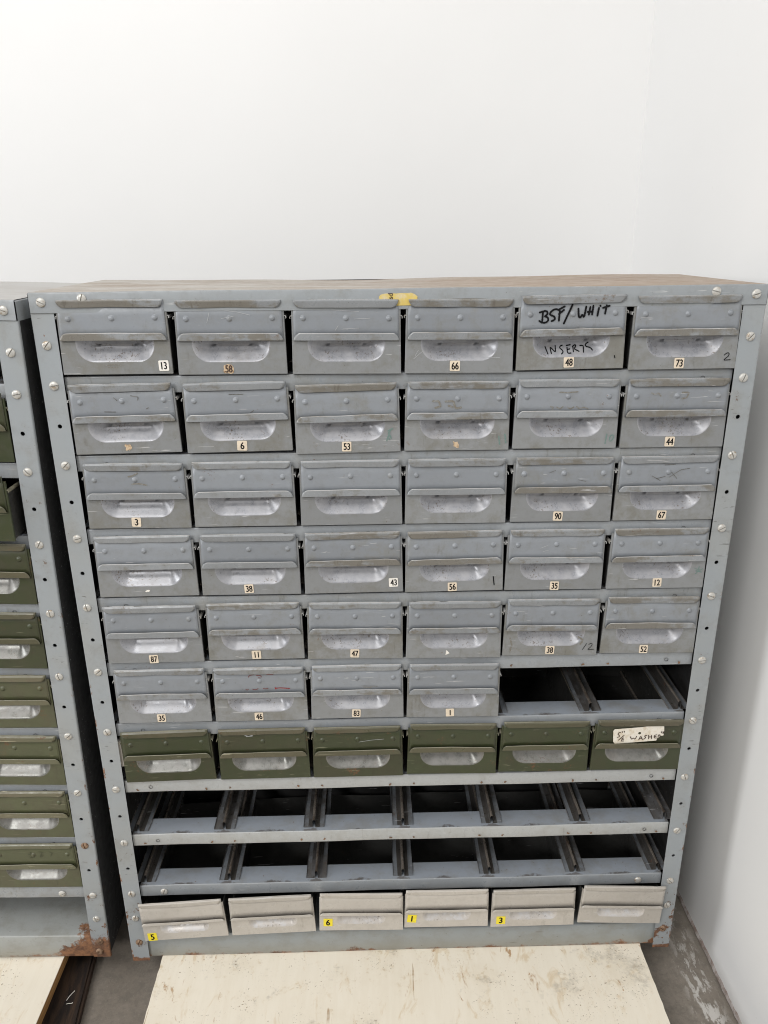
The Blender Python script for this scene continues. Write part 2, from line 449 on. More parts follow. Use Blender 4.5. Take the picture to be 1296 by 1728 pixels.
board_mat('cream_plywood', True)
board_mat('pale_plywood', False)
t = NT('ply_edge')
v = t.coords(False, (6, 4, 260))
t.done(t.mix(t.ramp(t.noise(v, 1, 4, 0.6), 0.4, 0.65), (0.46, 0.26, 0.095), (0.27, 0.14, 0.05)), 0.7)
t = NT('dark_stained_timber')
v = t.coords(False, (40, 5, 40))
v2 = t.coords(False)
n1 = t.noise(v, 2, 6, 0.7, 0.4)
c = t.mix(t.ramp(n1, 0.35, 0.7), (0.010, 0.006, 0.005), (0.060, 0.033, 0.018))
c = t.mix(t.ramp(t.noise(v2, 180, 4, 0.7), 0.70, 0.73, 0, 0.6), c, (0.3, 0.24, 0.17))
t.done(c, 0.75, 0, t.bump(n1, 0.4, 0.002))

# ------------------------------------------------------------------ mesh helpers


def mesh_from(name, verts, faces, mats, smooth=False, fmats=None, sharp=None):
    me = bpy.data.meshes.new(name)
    me.from_pydata([tuple(v) for v in verts], [], faces)
    for m in (mats if isinstance(mats, (list, tuple)) else [mats]):
        me.materials.append(MATS[m])
    if fmats:
        for p, i in zip(me.polygons, fmats):
            p.material_index = i
    bm = bmesh.new()
    bm.from_mesh(me)
    bmesh.ops.recalc_face_normals(bm, faces=bm.faces)
    bm.to_mesh(me)
    bm.free()
    if smooth:
        for p in me.polygons:
            p.use_smooth = True
        if sharp:
            me.set_sharp_from_angle(angle=math.radians(sharp))
    return me


def obj(name, me, parent=None, loc=(0, 0, 0), rot=(0, 0, 0), solid=0.0, offset=-1.0):
    o = bpy.data.objects.new(name, me)
    COL.objects.link(o)
    o.location = loc
    o.rotation_euler = rot
    if parent is not None:
        o.parent = parent
    if solid:
        md = o.modifiers.new('thickness', 'SOLIDIFY')
        md.thickness = solid
        md.offset = offset
    return o


def thing(name, label, cat, loc=(0, 0, 0), rot=(0, 0, 0), group=None):
    o = bpy.data.objects.new(name, None)
    o.empty_display_size = 0.05
    COL.objects.link(o)
    o.location = loc
    o.rotation_euler = rot
    o['label'] = label
    o['category'] = cat
    if group:
        o['group'] = group
    return o


def tag(o, label, cat, group=None):
    o['label'] = label
    o['category'] = cat
    if group:
        o['group'] = group
    return o


def box_data(x0, x1, y0, y1, z0, z1):
    v = [(x, y, z) for x in (x0, x1) for y in (y0, y1) for z in (z0, z1)]
    f = [(0, 1, 3, 2), (4, 6, 7, 5), (0, 4, 5, 1), (2, 3, 7, 6), (0, 2, 6, 4), (1, 5, 7, 3)]
    return v, f


def bevel_box(name, x0, x1, y0, y1, z0, z1, mat, bev=0.001, seg=2):
    v, f = box_data(x0, x1, y0, y1, z0, z1)
    me = mesh_from(name, v, f, mat)
    bm = bmesh.new()
    bm.from_mesh(me)
    bmesh.ops.bevel(bm, geom=bm.edges[:], offset=bev, segments=seg, affect='EDGES')
    bm.to_mesh(me)
    bm.free()
    return me


def extrude_profile(pts, x0, x1, nx=1, wob=None):
    """pts: list of (y,z); sheet swept along x"""
    v, f = [], []
    n = len(pts)
    for i in range(nx + 1):
        x = x0 + (x1 - x0) * i / nx
        for j, (y, z) in enumerate(pts):
            dy, dz = wob(x, j) if wob else (0, 0)
            v.append((x, y + dy, z + dz))
    for i in range(nx):
        for j in range(n - 1):
            a = i * n + j
            f.append((a, a + 1, a + n + 1, a + n))
    return v, f


# ------------------------------------------------------------------ room
FLOOR = -0.110
WX = 0.549
WY = 0.81
v, f = box_data(-3.2, WX, -4.0, WY, FLOOR - 0.05, FLOOR)
o = obj('floor', mesh_from('floor', v, f, 'concrete_floor'))
o['kind'] = 'structure'
v, f = box_data(-3.2, WX + 0.12, WY, WY + 0.12, FLOOR - 0.05, 3.0)
o = obj('back_wall', mesh_from('back_wall', v, f, 'white_wall_paint'))
o['kind'] = 'structure'
v, f = box_data(WX, WX + 0.12, -4.0, WY, FLOOR + 0.004, 3.0)
o = obj('right_wall', mesh_from('right_wall', v, f, 'white_wall_paint'))
o['kind'] = 'structure'
# ragged plaster edge at the foot of the right wall
rw = o
verts, faces = [], []
N = 260
for i in range(N + 1):
    y = -1.6 + (WY + 1.6) * i / N
    w = 0.0025 + 0.0015 * random.random()
    h = 0.007 + 0.003 * random.random()
    for (x, z) in ((WX + 0.002, h + 0.005), (WX - w * 0.5, h), (WX - w, h * 0.55), (WX - w * 0.9, 0.004), (WX + 0.002, 0.002)):
        verts.append((x, y, FLOOR + z))
for i in range(N):
    for j in range(4):
        a = i * 5 + j
        faces.append((a, a + 1, a + 6, a + 5))
o = obj('plaster_edge', mesh_from('plaster_edge', verts, faces, 'rough_plaster_edge'), rw)

# ------------------------------------------------------------------ shared cabinet pieces
P = 0.052103                    # half of the row pitch
CW = 0.457                      # half width of the cabinet
PW = 0.0273                     # face width of a corner post
DEPTH = 0.29
PITCH_X = 0.14333
ZTOP = 20 * P + 0.0115


def post_mesh(side, mat, zbot, flange=0.03):
    """front corner post: holed front flange plus side flange"""
    v, f = [], []
    x0, x1 = (-CW, -CW + PW) if side < 0 else (CW - PW, CW)
    xc = -0.4435 if side < 0 else 0.4435
    zs = [zbot] + [(k + 0.5) * P for k in range(0, 20)] + [20 * P - 0.0137]
    holes = {20 - k for k in range(3, 18, 2)}
    H = 0.0029
    for i in range(len(zs) - 1):
        a, b = zs[i], zs[i + 1]
        base = len(v)
        if i in holes:
            zc = i * P
            n = 20
            inner, outer = [], []
            for q in range(n):
                an = 2 * math.pi * q / n
                cx, cz = math.cos(an), math.sin(an)
                inner.append((xc + H * cx, 0, zc + H * cz))
                sx = (x1 - xc) / cx if cx > 1e-6 else ((x0 - xc) / cx if cx < -1e-6 else 1e9)
                sz = (b - zc) / cz if cz > 1e-6 else ((a - zc) / cz if cz < -1e-6 else 1e9)
                s_ = min(sx, sz)
                outer.append((xc + s_ * cx, 0, zc + s_ * cz))
            v += inner + outer
            for q in range(n):
                r = (q + 1) % n
                f.append((base + q, base + r, base + n + r, base + n + q))
            sl = len(v)
            v += [(x, 0.0016, z) for x, _, z in inner]
            for q in range(n):
                r = (q + 1) % n
                f.append((base + q, sl + q, sl + r, base + r))
            # corner triangles
            ang = [math.atan2(zz - zc, xx - xc) for xx, zz in ((x1, b), (x0, b), (x0, a), (x1, a))]
            for (xx, zz), an in zip(((x1, b), (x0, b), (x0, a), (x1, a)), ang):
                q = int(math.floor((an % (2 * math.pi)) / (2 * math.pi) * n))
                v.append((xx, 0, zz))
                f.append((base + n + q, base + n + (q + 1) % n, len(v) - 1))
        else:
            v += [(x0, 0, a), (x1, 0, a), (x1, 0, b), (x0, 0, b)]
            f.append((base, base + 1, base + 2, base + 3))
    # rounded outer corner and side flange
    s = side
    base = len(v)
    r = 0.0018
    prof = [(s * CW, 0.0)] + [(s * (CW + r * math.sin(a)), r - r * math.cos(a)) for a in (0.5, 1.05, 1.5708)] + [(s * (CW + r), flange)]
    for (x, y) in prof:
        v += [(x, y, zs[0]), (x, y, zs[-1])]
    for j in range(len(prof) - 1):
        a = base + 2 * j
        f.append((a, a + 1, a + 3, a + 2))
    return mesh_from('corner_post', v, f, mat)


def screw_mesh(mat):
    """slotted round-head screw facing -y"""
    R, Hh, w = 0.0059, 0.0030, 0.00062
    v, f = [], []
    rings = [(1.0, 0.0), (1.0, 0.25), (0.93, 0.55), (0.75, 0.82), (0.45, 0.96)]
    n = 10
    for s in (-1, 1):
        base = len(v)
        for rr, hh in rings:
            for q in range(n + 1):
                an = math.pi * q / n
                x = R * rr * math.cos(an)
                z = max(w, R * rr * math.sin(an)) * s
                v.append((x, -Hh * hh, z))
        for i in range(len(rings) - 1):
            for q in range(n):
                a = base + i * (n + 1) + q
                f.append((a, a + 1, a + n + 2, a + n + 1))
        v.append((0, -Hh, w * s))
        c = len(v) - 1
        a0 = base + (len(rings) - 1) * (n + 1)
        for q in range(n):
            f.append((a0 + q, a0 + q + 1, c))
        # slot wall
        prof = [base + i * (n + 1) for i in range(len(rings))] + [c] + [base + i * (n + 1) + n for i in range(len(rings) - 1, -1, -1)]
        f.append(tuple(prof))
    # slot floor
    b = len(v)
    v += [(-R * 0.97, -Hh * 0.2, -w), (R * 0.97, -Hh * 0.2, -w), (R * 0.97, -Hh * 0.2, w), (-R * 0.97, -Hh * 0.2, w)]
    f.append((b, b + 1, b + 2, b + 3))
    return mesh_from('screw', v, f, mat, smooth=True, sharp=40)


SCREW = screw_mesh('screw_metal')
RSCREW = screw_mesh('rusty_screw_metal')


def shelf_mesh(lip):
    """front lip with rolled edges and a top flange, holes near both ends"""
    pts = [(0.016, -0.0108), (0.0062, -0.0108), (0.0053, -0.0104), (0.005, -0.0095), (0.005, 0.0095), (0.0053, 0.0104), (0.0062, 0.0110), (0.041, 0.0110), (0.041, 0.005)]
    rnd = random.Random(3)
    ph = [rnd.uniform(0, 6) for _ in range(4)]

    def wob(x, j):
        if 1 <= j <= 6:
            k = 0.00035 * math.sin(x * 17 + ph[0]) + 0.00025 * math.sin(x * 41 + ph[1])
            return (k, 0.4 * k)
        return (0, 0)
    v, f = extrude_profile(pts, -CW + PW - 0.0005, CW - PW + 0.0005, 36, wob)
    n = len(pts) - 1
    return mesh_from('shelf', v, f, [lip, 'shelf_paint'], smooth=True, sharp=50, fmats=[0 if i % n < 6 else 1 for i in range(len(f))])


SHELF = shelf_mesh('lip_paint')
LIT_SHELF = shelf_mesh('lit_lip_paint')


def disc_mesh(name, r, mat, n=12, dome=0.0, jitter=0.0, seed=0):
    rnd = random.Random(seed)
    v = [(0, -dome, 0)]
    f = []
    for q in range(n):
        rr = r * (1 + rnd.uniform(-jitter, jitter))
        v.append((rr * math.cos(2 * math.pi * q / n), 0, rr * math.sin(2 * math.pi * q / n)))
    for q in range(n):
        f.append((0, 1 + q, 1 + (q + 1) % n))
    return mesh_from(name, v, f, mat, smooth=dome > 0)


HOLE = None
WELD = [disc_mesh('weld_mark', 0.0019, 'rust_spot', 9, 0.0003, 0.45, s) for s in range(4)]
t = NT('hole_shadow')
t.done((0.012, 0.012, 0.012), 0.9)


def hole_cup():
    """a punched hole in a lip: a short dark sleeve sunk into the sheet"""
    n = 14
    v, f = [], []
    for y, r in ((-0.0003, 0.0030), (-0.0003, 0.0025), (0.006, 0.0025)):
        for q in range(n):
            v.append((r * math.cos(2 * math.pi * q / n), y, r * math.sin(2 * math.pi * q / n)))
    for i in range(2):
        for q in range(n):
            r_ = (q + 1) % n
            f.append((i * n + q, i * n + r_, (i + 1) * n + r_, (i + 1) * n + q))
    f.append(tuple(range(2 * n, 3 * n)))
    me = mesh_from('bolt_hole', v, f, ['shelf_paint', 'hole_shadow'])
    for i, p in enumerate(me.polygons):
        p.material_index = 0 if i < n else 1
    return me


def rail_mesh():
    """drawer runner: flat base with turned edges and a folded ridge in the middle"""
    z0 = 0.0115
    W = 0.0165
    prof = [(-W, z0 + 0.0026), (-W, z0), (-0.009, z0), (-0.0030, z0), (-0.0021, z0 + 0.0006), (-0.0021, z0 + 0.0122), (-0.0010, z0 + 0.0140), (0.0010, z0 + 0.0140), (0.0021, z0 + 0.0122), (0.0021, z0 + 0.0006), (0.0030, z0), (0.0095, z0), (W, z0), (W, z0 + 0.0026)]
    kind = [3, 0, 2, 2, 2, 1, 1, 1, 2, 2, 2, 0, 3]
    v, f, fm = [], [], []
    ys = [0.0125 + (DEPTH - 0.0185) * (i / 10) ** 1.3 for i in range(11)]
    rnd = random.Random(11)
    for i, y in enumerate(ys):
        for (x, z) in prof:
            v.append((x + rnd.uniform(-.0003, .0003), y, z + rnd.uniform(-.0002, .0002)))
    n = len(prof)
    for i in range(len(ys) - 1):
        for j in range(n - 1):
            a = i * n + j
            f.append((a, a + 1, a + n + 1, a + n))
            fm.append(kind[j])
    return mesh_from('drawer_rail', v, f, ['rail_steel', 'ridge_steel', 'dark_rail', 'ridge_steel'], fmats=fm)


RAIL = rail_mesh()
HOLEM = hole_cup()


def top_mesh(sheet):
    v, f = [], []
    # front lip profile going up, then over the top to the back
    prof = [(0.010, 20 * P - 0.0138), (0.0002, 20 * P - 0.0138), (-0.0016, 20 * P - 0.0130), (-0.0018, ZTOP - 0.0022), (-0.0012, ZTOP - 0.0006), (0.0006, ZTOP)]
    prof += [(0.0006 + (DEPTH - 0.0006) * i / 6, ZTOP) for i in range(1, 7)]
    prof += [(DEPTH + 0.0012, ZTOP - 0.0012), (DEPTH + 0.0012, ZTOP - 0.02)]

    def wob(x, j):
        if j >= 6:
            d = min(1.0, (j - 5) / 5.0)
            u = (x + CW) / (2 * CW)
            sag = -0.0035 * math.exp(-((u - 0.42) / 0.22) ** 2) * d
            return (0, sag + 0.0006 * math.sin(x * 23) * d)
        return (0.0003 * math.sin(x * 15), 0.0003 * math.sin(x * 19))
    v, f = extrude_profile(prof, -CW - 0.0004, CW + 0.0004, 40, wob)
    n = len(prof)
    fm = []
    for i in range(40):
        for j in range(n - 1):
            fm.append(0 if j < 5 else 1)
    # end returns
    b = len(v)
    for s in (-1, 1):
        b = len(v)
        x = s * (CW + 0.0004)
        v += [(x, -0.0012, ZTOP - 0.0008), (x, DEPTH, ZTOP - 0.0008), (x + s * 0.0012, DEPTH, ZTOP - 0.002), (x + s * 0.0012, -0.0005, ZTOP - 0.002), (x + s * 0.0012, DEPTH, 20 * P - 0.0138), (x + s * 0.0012, 0.0, 20 * P - 0.0138)]
        f.append((b, b + 1, b + 2, b + 3))
        f.append((b + 3, b + 2, b + 4, b + 5))
        fm += [0, 0]
    return mesh_from('top_panel', v, f, ['frame_paint', sheet], smooth=True, sharp=40, fmats=fm)


TOP = {m: top_mesh(m) for m in ('stained_top_sheet', 'pale_top_sheet')}


def add_screw(parent, x, y, z, rusty=False, tip=None, scale=1.0):
    o = obj('screw', RSCREW if rusty else SCREW, parent, (x, y, z), (0, random.uniform(-1.5, 1.5) if tip is None else tip, 0))
    o.scale = (scale, scale, scale)
    return o


def build_cabinet(label, group, loc, rot, postmat, plinthmat, zbot, bare_shelves, rusty, rusty_foot=False):
    root = thing('drawer_cabinet', label, 'cabinet', loc, rot, group)
    for s in (-1, 1):
        obj('corner_post', post_mesh(s, postmat, zbot, 0.0045 if rusty_foot else 0.03), root)
        # rear posts
        vv, ff = box_data(s * CW - (0 if s > 0 else 0) - (0.002 if s > 0 else -0.002), s * (CW - PW), DEPTH - 0.003, DEPTH - 0.001, zbot, 20 * P - 0.014)
        obj('rear_post', mesh_from('rear_post', vv, ff, postmat), root)
        x0 = s * (CW + 0.0005)
        vv, ff = box_data(min(x0, x0 - s * 0.0012), max(x0, x0 - s * 0.0012), 0.004, DEPTH - 0.0035, zbot + 0.004, ZTOP - 0.003)
        me = mesh_from('side_panel', vv, ff, ['shaded_side_paint' if rusty_foot else 'frame_paint', 'shaded_side_paint'])  # left cabinet's outer face also carries the gap's shade in its colour
        for p in me.polygons:
            if p.normal.x * s < -0.5:
                p.material_index = 1
        obj('side_panel', me, root)
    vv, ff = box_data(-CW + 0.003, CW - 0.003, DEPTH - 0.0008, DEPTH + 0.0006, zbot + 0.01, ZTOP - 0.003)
    obj('back_panel', mesh_from('back_panel', vv, ff, 'shaded_side_paint'), root)
    obj('top_panel', TOP['pale_top_sheet' if rusty_foot else 'stained_top_sheet'], root)
    vv, ff = extrude_profile([(0.0042, -0.037), (0.0042, 0.006), (0.0050, 0.0078), (0.0068, 0.0085), (0.02, 0.0085), (DEPTH - 0.004, 0.0085)], -CW + 0.004, CW - 0.004, 30,
                             lambda x, j: (0.0004 * math.sin(x * 13 + 1), 0))
    obj('plinth_panel', mesh_from('plinth_panel', vv, ff, plinthmat, smooth=True, sharp=50), root)
    for k in range(2, 20, 2):
        z = (20 - k) * P
        sh = obj('shelf', LIT_SHELF if k in (14, 16) and bare_shelves else SHELF, root, (0, 0, z))
        for c in range(7):
            obj('drawer_rail', RAIL, root, (-0.43 + PITCH_X * c + (0.007 if c == 0 else -0.005 if c == 6 else 0.0015), 0, z))
        for sx in (-0.391, 0.392):
            if k < 18:
                obj('bolt_hole', HOLEM, sh, (sx, 0.0048, -0.001))
        if k in bare_shelves:
            for c in range(0, 7):
                for dx in (-0.0185, 0.0185):
                    x = -0.43 + PITCH_X * c + dx
                    if abs(x) < 0.425:
                        obj('weld_mark', WELD[(c * 2 + (dx > 0)) % 4], sh, (x, 0.0042, -0.0055 + random.uniform(-0.0008, 0.0008)), (0, random.uniform(0, 6), 0))
    for k in (0, 1, 2, 4, 6, 8, 10, 12, 14, 16, 18, 19, 20):
        for s in (-1, 1):
            add_screw(root, s * 0.4435 + random.uniform(-.0008, .0008), -0.0016 if k == 0 else 0.0, (20 - k) * P + random.uniform(-.0008, .0008), (k, s) in rusty)
    for s in (-1, 1):
        add_screw(root, s * 0.392, 0.005, 2 * P - 0.0015)
        add_screw(root, s * 0.3925, -0.0016, 20 * P + 0.0035)
    return root


# ------------------------------------------------------------------ drawers
HB = 0.0915


def recess_depth(x, z, rp):
    """depth of the pressed hand recess at (x,z) on a drawer front"""
    hw, zb, zt, r = rp['hw'], rp['zb'], rp['zt'], rp['r']
    qx = abs(x) - (hw - r)
    qz = (zb + r) - z
    if qx > 0 and qz > 0:
        d = r - math.hypot(qx, qz)
    else:
        d = min(hw - abs(x), z - zb)
    pr = rp['prof']
    if d <= 0:
        return 0.0
    for i in range(len(pr) - 1):
        if d <= pr[i + 1][0]:
            u = (d - pr[i][0]) / (pr[i + 1][0] - pr[i][0])
            return pr[i][1] + u * (pr[i + 1][1] - pr[i][1])
    return pr[-1][1]


REC = dict(hw=0.049, zb=0.0150, zt=0.0445, r=0.0215,
           prof=[(0, 0), (0.0008, 0.0002), (0.0018, 0.0009), (0.0032, 0.0021), (0.0052, 0.0039), (0.0078, 0.0062), (0.0108, 0.0086), (0.0140, 0.0109), (0.0175, 0.0128), (0.0212, 0.0140)])
BREC = dict(hw=0.040, zb=0.0135, zt=0.0400, r=0.011,
            prof=[(0, 0), (0.0012, 0.0003), (0.0030, 0.0015), (0.0055, 0.0037), (0.008, 0.0058), (0.0107, 0.0074)])


def outline(rp, ins, n_arc=14):
    """open outline from the left top, round the bottom, to the right top"""
    hw, zb, zt, r = rp['hw'] - ins, rp['zb'] + ins, rp['zt'], max(rp['r'] - ins, 0.0004)
    pts = []
    for i in range(5):
        pts.append((-hw, zt + (zb + r - zt) * i / 5))
    for i in range(n_arc + 1):
        a = math.pi + (math.pi / 2) * i / n_arc
        pts.append((-hw + r + r * math.cos(a), zb + r + r * math.sin(a)))
    for i in range(1, 12):
        pts.append((-hw + r + (2 * hw - 2 * r) * i / 12, zb))
    for i in range(n_arc + 1):
        a = 1.5 * math.pi + (math.pi / 2) * i / n_arc
        pts.append((hw - r + r * math.cos(a), zb + r + r * math.sin(a)))
    for i in range(1, 6):
        pts.append((hw, zb + r + (zt - zb - r) * i / 5))
    return pts


def recess_mesh(rp, mat):
    v, f = [], []
    rings = []
    for s, d in rp['prof']:
        ring = []
        for (x, z) in outline(rp, s):
            v.append((x, d, z))
            ring.append(len(v) - 1)
        rings.append(ring)
    n = len(rings[0])
    for i in range(len(rings) - 1):
        for j in range(n - 1):
            f.append((rings[i][j], rings[i][j + 1], rings[i + 1][j + 1], rings[i + 1][j]))
    last = rings[-1]
    for j in range(n // 2):
        a, b = last[j], last[j + 1]
        c, d = last[n - 2 - j], last[n - 1 - j]
        if len({a, b, c, d}) == 4:
            f.append((a, b, c, d))
        elif len({a, b, c, d}) == 3:
            f.append((a, b, d))
    return mesh_from('handle_recess', v, f, mat, smooth=True)


def front_mesh(rp, mat, wb, wt, h):
    """front sheet with the recess cut out of it and edges turned back"""
    v, f = [], []
    o = outline(rp, 0)
    n = len(o)
    zt = rp['zt']
    hwz = lambda z: wb + (wt - wb) * z / h
    outer = []
    k1, k2 = 5, 5
    for j, (x, z) in enumerate(o):
        if z > rp['zb'] + rp['r'] * 0.45 and abs(x) > rp['hw'] * 0.75:
            zz = (z - (rp['zb'] + rp['r'] * 0.45)) / (zt - (rp['zb'] + rp['r'] * 0.45)) * zt
            outer.append([math.copysign(hwz(zz), x), zz])
        else:
            outer.append([x, 0.0])
    # spread the bottom points over the full width
    idx = [j for j in range(n) if outer[j][1] == 0.0 and abs(abs(outer[j][0]) - wb) > 1e-9]
    for q, j in enumerate(idx):
        u = (q) / (len(idx) - 1)
        outer[j][0] = -wb + 2 * wb * u
    for (x, z) in o:
        v.append((x, 0, z))
    for (x, z) in outer:
        v.append((x, 0, z))
    for j in range(n - 1):
        f.append((j, j + 1, n + j + 1, n + j))
    # upper band behind the label holder
    b = len(v)
    v += [(-hwz(zt), 0, zt), (-rp['hw'], 0, zt), (rp['hw'], 0, zt), (hwz(zt), 0, zt), (hwz(h), 0, h), (-hwz(h), 0, h)]
    f.append((b, b + 1, b + 2, b + 3, b + 4, b + 5))
    # turned edges
    e = len(v)
    r = 0.0009
    rim = [(-hwz(h), h, -1, 0), (-hwz(0), 0, -1, 0), (hwz(0), 0, 1, 0), (hwz(h), h, 1, 0)]
    for i in range(3):
        (xa, za, _, _), (xb, zb_, _, _) = rim[i], rim[i + 1]
        c = len(v)
        nx = -1 if i == 0 else (1 if i == 2 else 0)
        nz = -1 if i == 1 else 0
        v += [(xa, 0, za), (xb, 0, zb_), (xb + nx * r * .6, r * .5, zb_ + nz * r * .6), (xa + nx * r * .6, r * .5, za + nz * r * .6), (xb + nx * r * .8, 0.003, zb_ + nz * r * .8), (xa + nx * r * .8, 0.003, za + nz * r * .8)]
        f.append((c, c + 1, c + 2, c + 3))
        f.append((c + 3, c + 2, c + 4, c + 5))
    me = mesh_from('front_panel', v, f, mat)
    bm = bmesh.new()
    bm.from_mesh(me)
    bmesh.ops.remove_doubles(bm, verts=bm.verts, dist=1e-5)
    bmesh.ops.recalc_face_normals(bm, faces=bm.faces)
    bm.to_mesh(me)
    bm.free()
    return me


def holder_mesh(seed, mats, zb, zt, wb, wt, lipb, lipt, out_b=0.0038, out_t=0.0034, taper=0.0085, thick=False):
    """riveted label holder: plate, rolled-over top lip and gutter-like lower lip with rounded ends"""
    rnd = random.Random(seed)
    NX = 28
    v, f, fm = [], [], []
    y0 = -0.0012
    b1, b2, b3 = rnd.uniform(-.0006, .0006), rnd.uniform(-.0006, .0006), rnd.uniform(-.0004, .0004)
    p1, p2 = rnd.uniform(0, 6), rnd.uniform(0, 6)

    def strip(prof, ins, mat, wig, edge_hl=()):
        n = len(prof)
        base = len(v)
        for i in range(NX + 1):
            u = -1 + 2 * i / NX
            # crowd columns near the ends so the round corners read
            u = math.copysign(abs(u) ** 0.75, u)
            for j, (y, z, hw) in enumerate(prof):
                x = u * (hw - ins[j])
                k = wig * (j / (n - 1))
                dy = k * (b1 * math.sin(2.2 * u + p1) + b3 * math.sin(6 * u + p2))
                dz = k * (b2 * math.sin(1.8 * u + p2) + 0.5 * b3 * math.sin(7 * u + p1))
                v.append((x, y + dy, z + dz))
        for i in range(NX):
            for j in range(n - 1):
                a = base + i * n + j
                f.append((a, a + 1, a + n + 1, a + n))
                fm.append(2 if j in edge_hl else mat)

    hwz = lambda z: wb + (wt - wb) * (z - zb) / (zt - zb)
    # plate
    pz = [zb, zb + (zt - zb) * 0.3, zb + (zt - zb) * 0.6, zt]
    strip([(y0, z, hwz(z)) for z in pz], [0] * 4, 0, 0)
    # top lip: up, over and down in front
    ts = [0, .12, .25, .4, .55, .7, .82, .92, .97, 1.0]
    prof, ins = [(y0, zt, wt)], [0]
    for s in ts:
        y = y0 - out_t * min(1, (s / 0.25)) ** 0.6 + out_t * 0.34 * max(0, s - 0.25) / 0.75
        z = zt + 0.0004 * math.sin(min(1, s / .3) * math.pi) - lipt * max(0, s - 0.04)
        prof.append((y, z, wt))
        ins.append(taper * (1 - math.sqrt(max(0, 1 - s ** 2))) if s > 0 else 0)
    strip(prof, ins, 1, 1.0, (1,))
    # lower lip: out at the bottom and up in front
    prof, ins = [(y0, zb, wb)], [0]
    for s in ts:
        y = y0 - out_b * min(1, s / 0.12) + out_b * 0.06 * s
        z = zb - 0.0006 * math.sin(min(1, s / .12) * math.pi / 2) + lipb * s
        prof.append((y, z, wb))
        ins.append(taper * (1 - math.sqrt(max(0, 1 - s ** 2))) if s > 0 else 0)
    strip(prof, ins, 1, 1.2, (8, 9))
    return mesh_from('label_holder', v, f, mats, smooth=True, fmats=fm, sharp=38)


def body_mesh(hw, h, depth, mat, curl=True):
    """open sheet-metal tray behind the front, side walls ending in a small outward curl"""
    v, f = [], []
    prof = []
    if curl:
        r = 0.0024
        for a in (-0.6, 0.2, 1.0, 1.8, 2.6, 3.14):
            prof.append((-hw - r + r * math.cos(math.pi - a - 0.0) * -1, h + r * math.sin(a)))
        prof = [(-hw - 2 * r + 0.0003, h - 0.0016), (-hw - 2 * r, h), (-hw - 1.7 * r, h + 0.75 * r), (-hw - r, h + r), (-hw - 0.3 * r, h + 0.75 * r), (-hw, h)]
    else:
        prof = [(-hw, h)]
    prof += [(-hw, 0.0016), (-hw + 0.0012, 0.0004)]
    prof = prof + [(-x, z) for x, z in reversed(prof)]
    n = len(prof)
    for y in (0.0006, depth):
        for x, z in prof:
            v.append((x, y, z))
    for j in range(n - 1):
        f.append((j, j + 1, n + j + 1, n + j))
    c = len(v)
    v += [(-hw, depth, 0.0004), (hw, depth, 0.0004), (hw, depth, h - 0.002), (-hw, depth, h - 0.002)]
    f.append((c, c + 1, c + 2, c + 3))
    fm = [0] * len(f)
    if curl:
        for j in list(range(5)) + list(range(n - 6, n - 1)):
            fm[j] = 1
    return mesh_from('drawer_body', v, f, ['shaded_body_paint', 'highlight_rubbed_edge' if 'green' not in mat else 'green_highlight_rubbed_edge'], fmats=fm)


def dome_mesh(mat):
    v, f = [], []
    n = 12
    R, H_ = 0.0033, 0.0024
    for rr, hh in ((1.25, 0.0), (1.02, 0.12), (0.9, 0.5), (0.6, 0.85)):
        for q in range(n):
            v.append((R * rr * math.cos(2 * math.pi * q / n), -H_ * hh, R * rr * math.sin(2 * math.pi * q / n)))
    v.append((0, -H_, 0))
    for i in range(3):
        for q in range(n):
            r = (q + 1) % n
            f.append((i * n + q, i * n + r, (i + 1) * n + r, (i + 1) * n + q))
    for q in range(n):
        f.append((3 * n + q, 3 * n + (q + 1) % n, 4 * n))
    return mesh_from('rivet', v, f, mat, smooth=True)


KINDS = {}
for kind, (fm_, hm, lm, rm_) in dict(
        grey=('grimy_grey_paint', 'grey_paint', 'worn_lip_paint', 'worn_recess_metal'),
        green=('green_paint', 'green_paint', 'green_lip_paint', 'bare_recess_metal'),
        lightgreen=('light_green_paint', 'light_green_paint', 'light_green_lip_paint', 'bare_recess_metal')).items():
    KINDS[kind] = dict(
        front=front_mesh(REC, fm_, 0.0685, 0.0673, 0.084),
        recess=recess_mesh(REC, rm_),
        holders=[holder_mesh(100 + s, [hm, lm, 'highlight_rubbed_edge' if kind == 'grey' else 'green_highlight_rubbed_edge'], 0.0418, HB, 0.0662, 0.0652, 0.0100, 0.0098) for s in range(6)],
        body=body_mesh(0.0658, 0.0700, 0.272, fm_), rivet=dome_mesh(hm), rp=REC, h=HB)
KINDS['beige'] = dict(
    front=front_mesh(BREC, 'beige_paint', 0.0690, 0.0680, 0.072),
    recess=recess_mesh(BREC, 'beige_recess_paint'),
    holders=[holder_mesh(200 + s, ['beige_paint', 'beige_paint', 'beige_paint'], 0.0365, 0.0800, 0.0680, 0.0672, 0.0055, 0.0085, 0.0040, 0.0025, 0.0065) for s in range(4)],
    body=body_mesh(0.0660, 0.058, 0.262, 'beige_paint', False), rivet=None, rp=BREC, h=0.080)


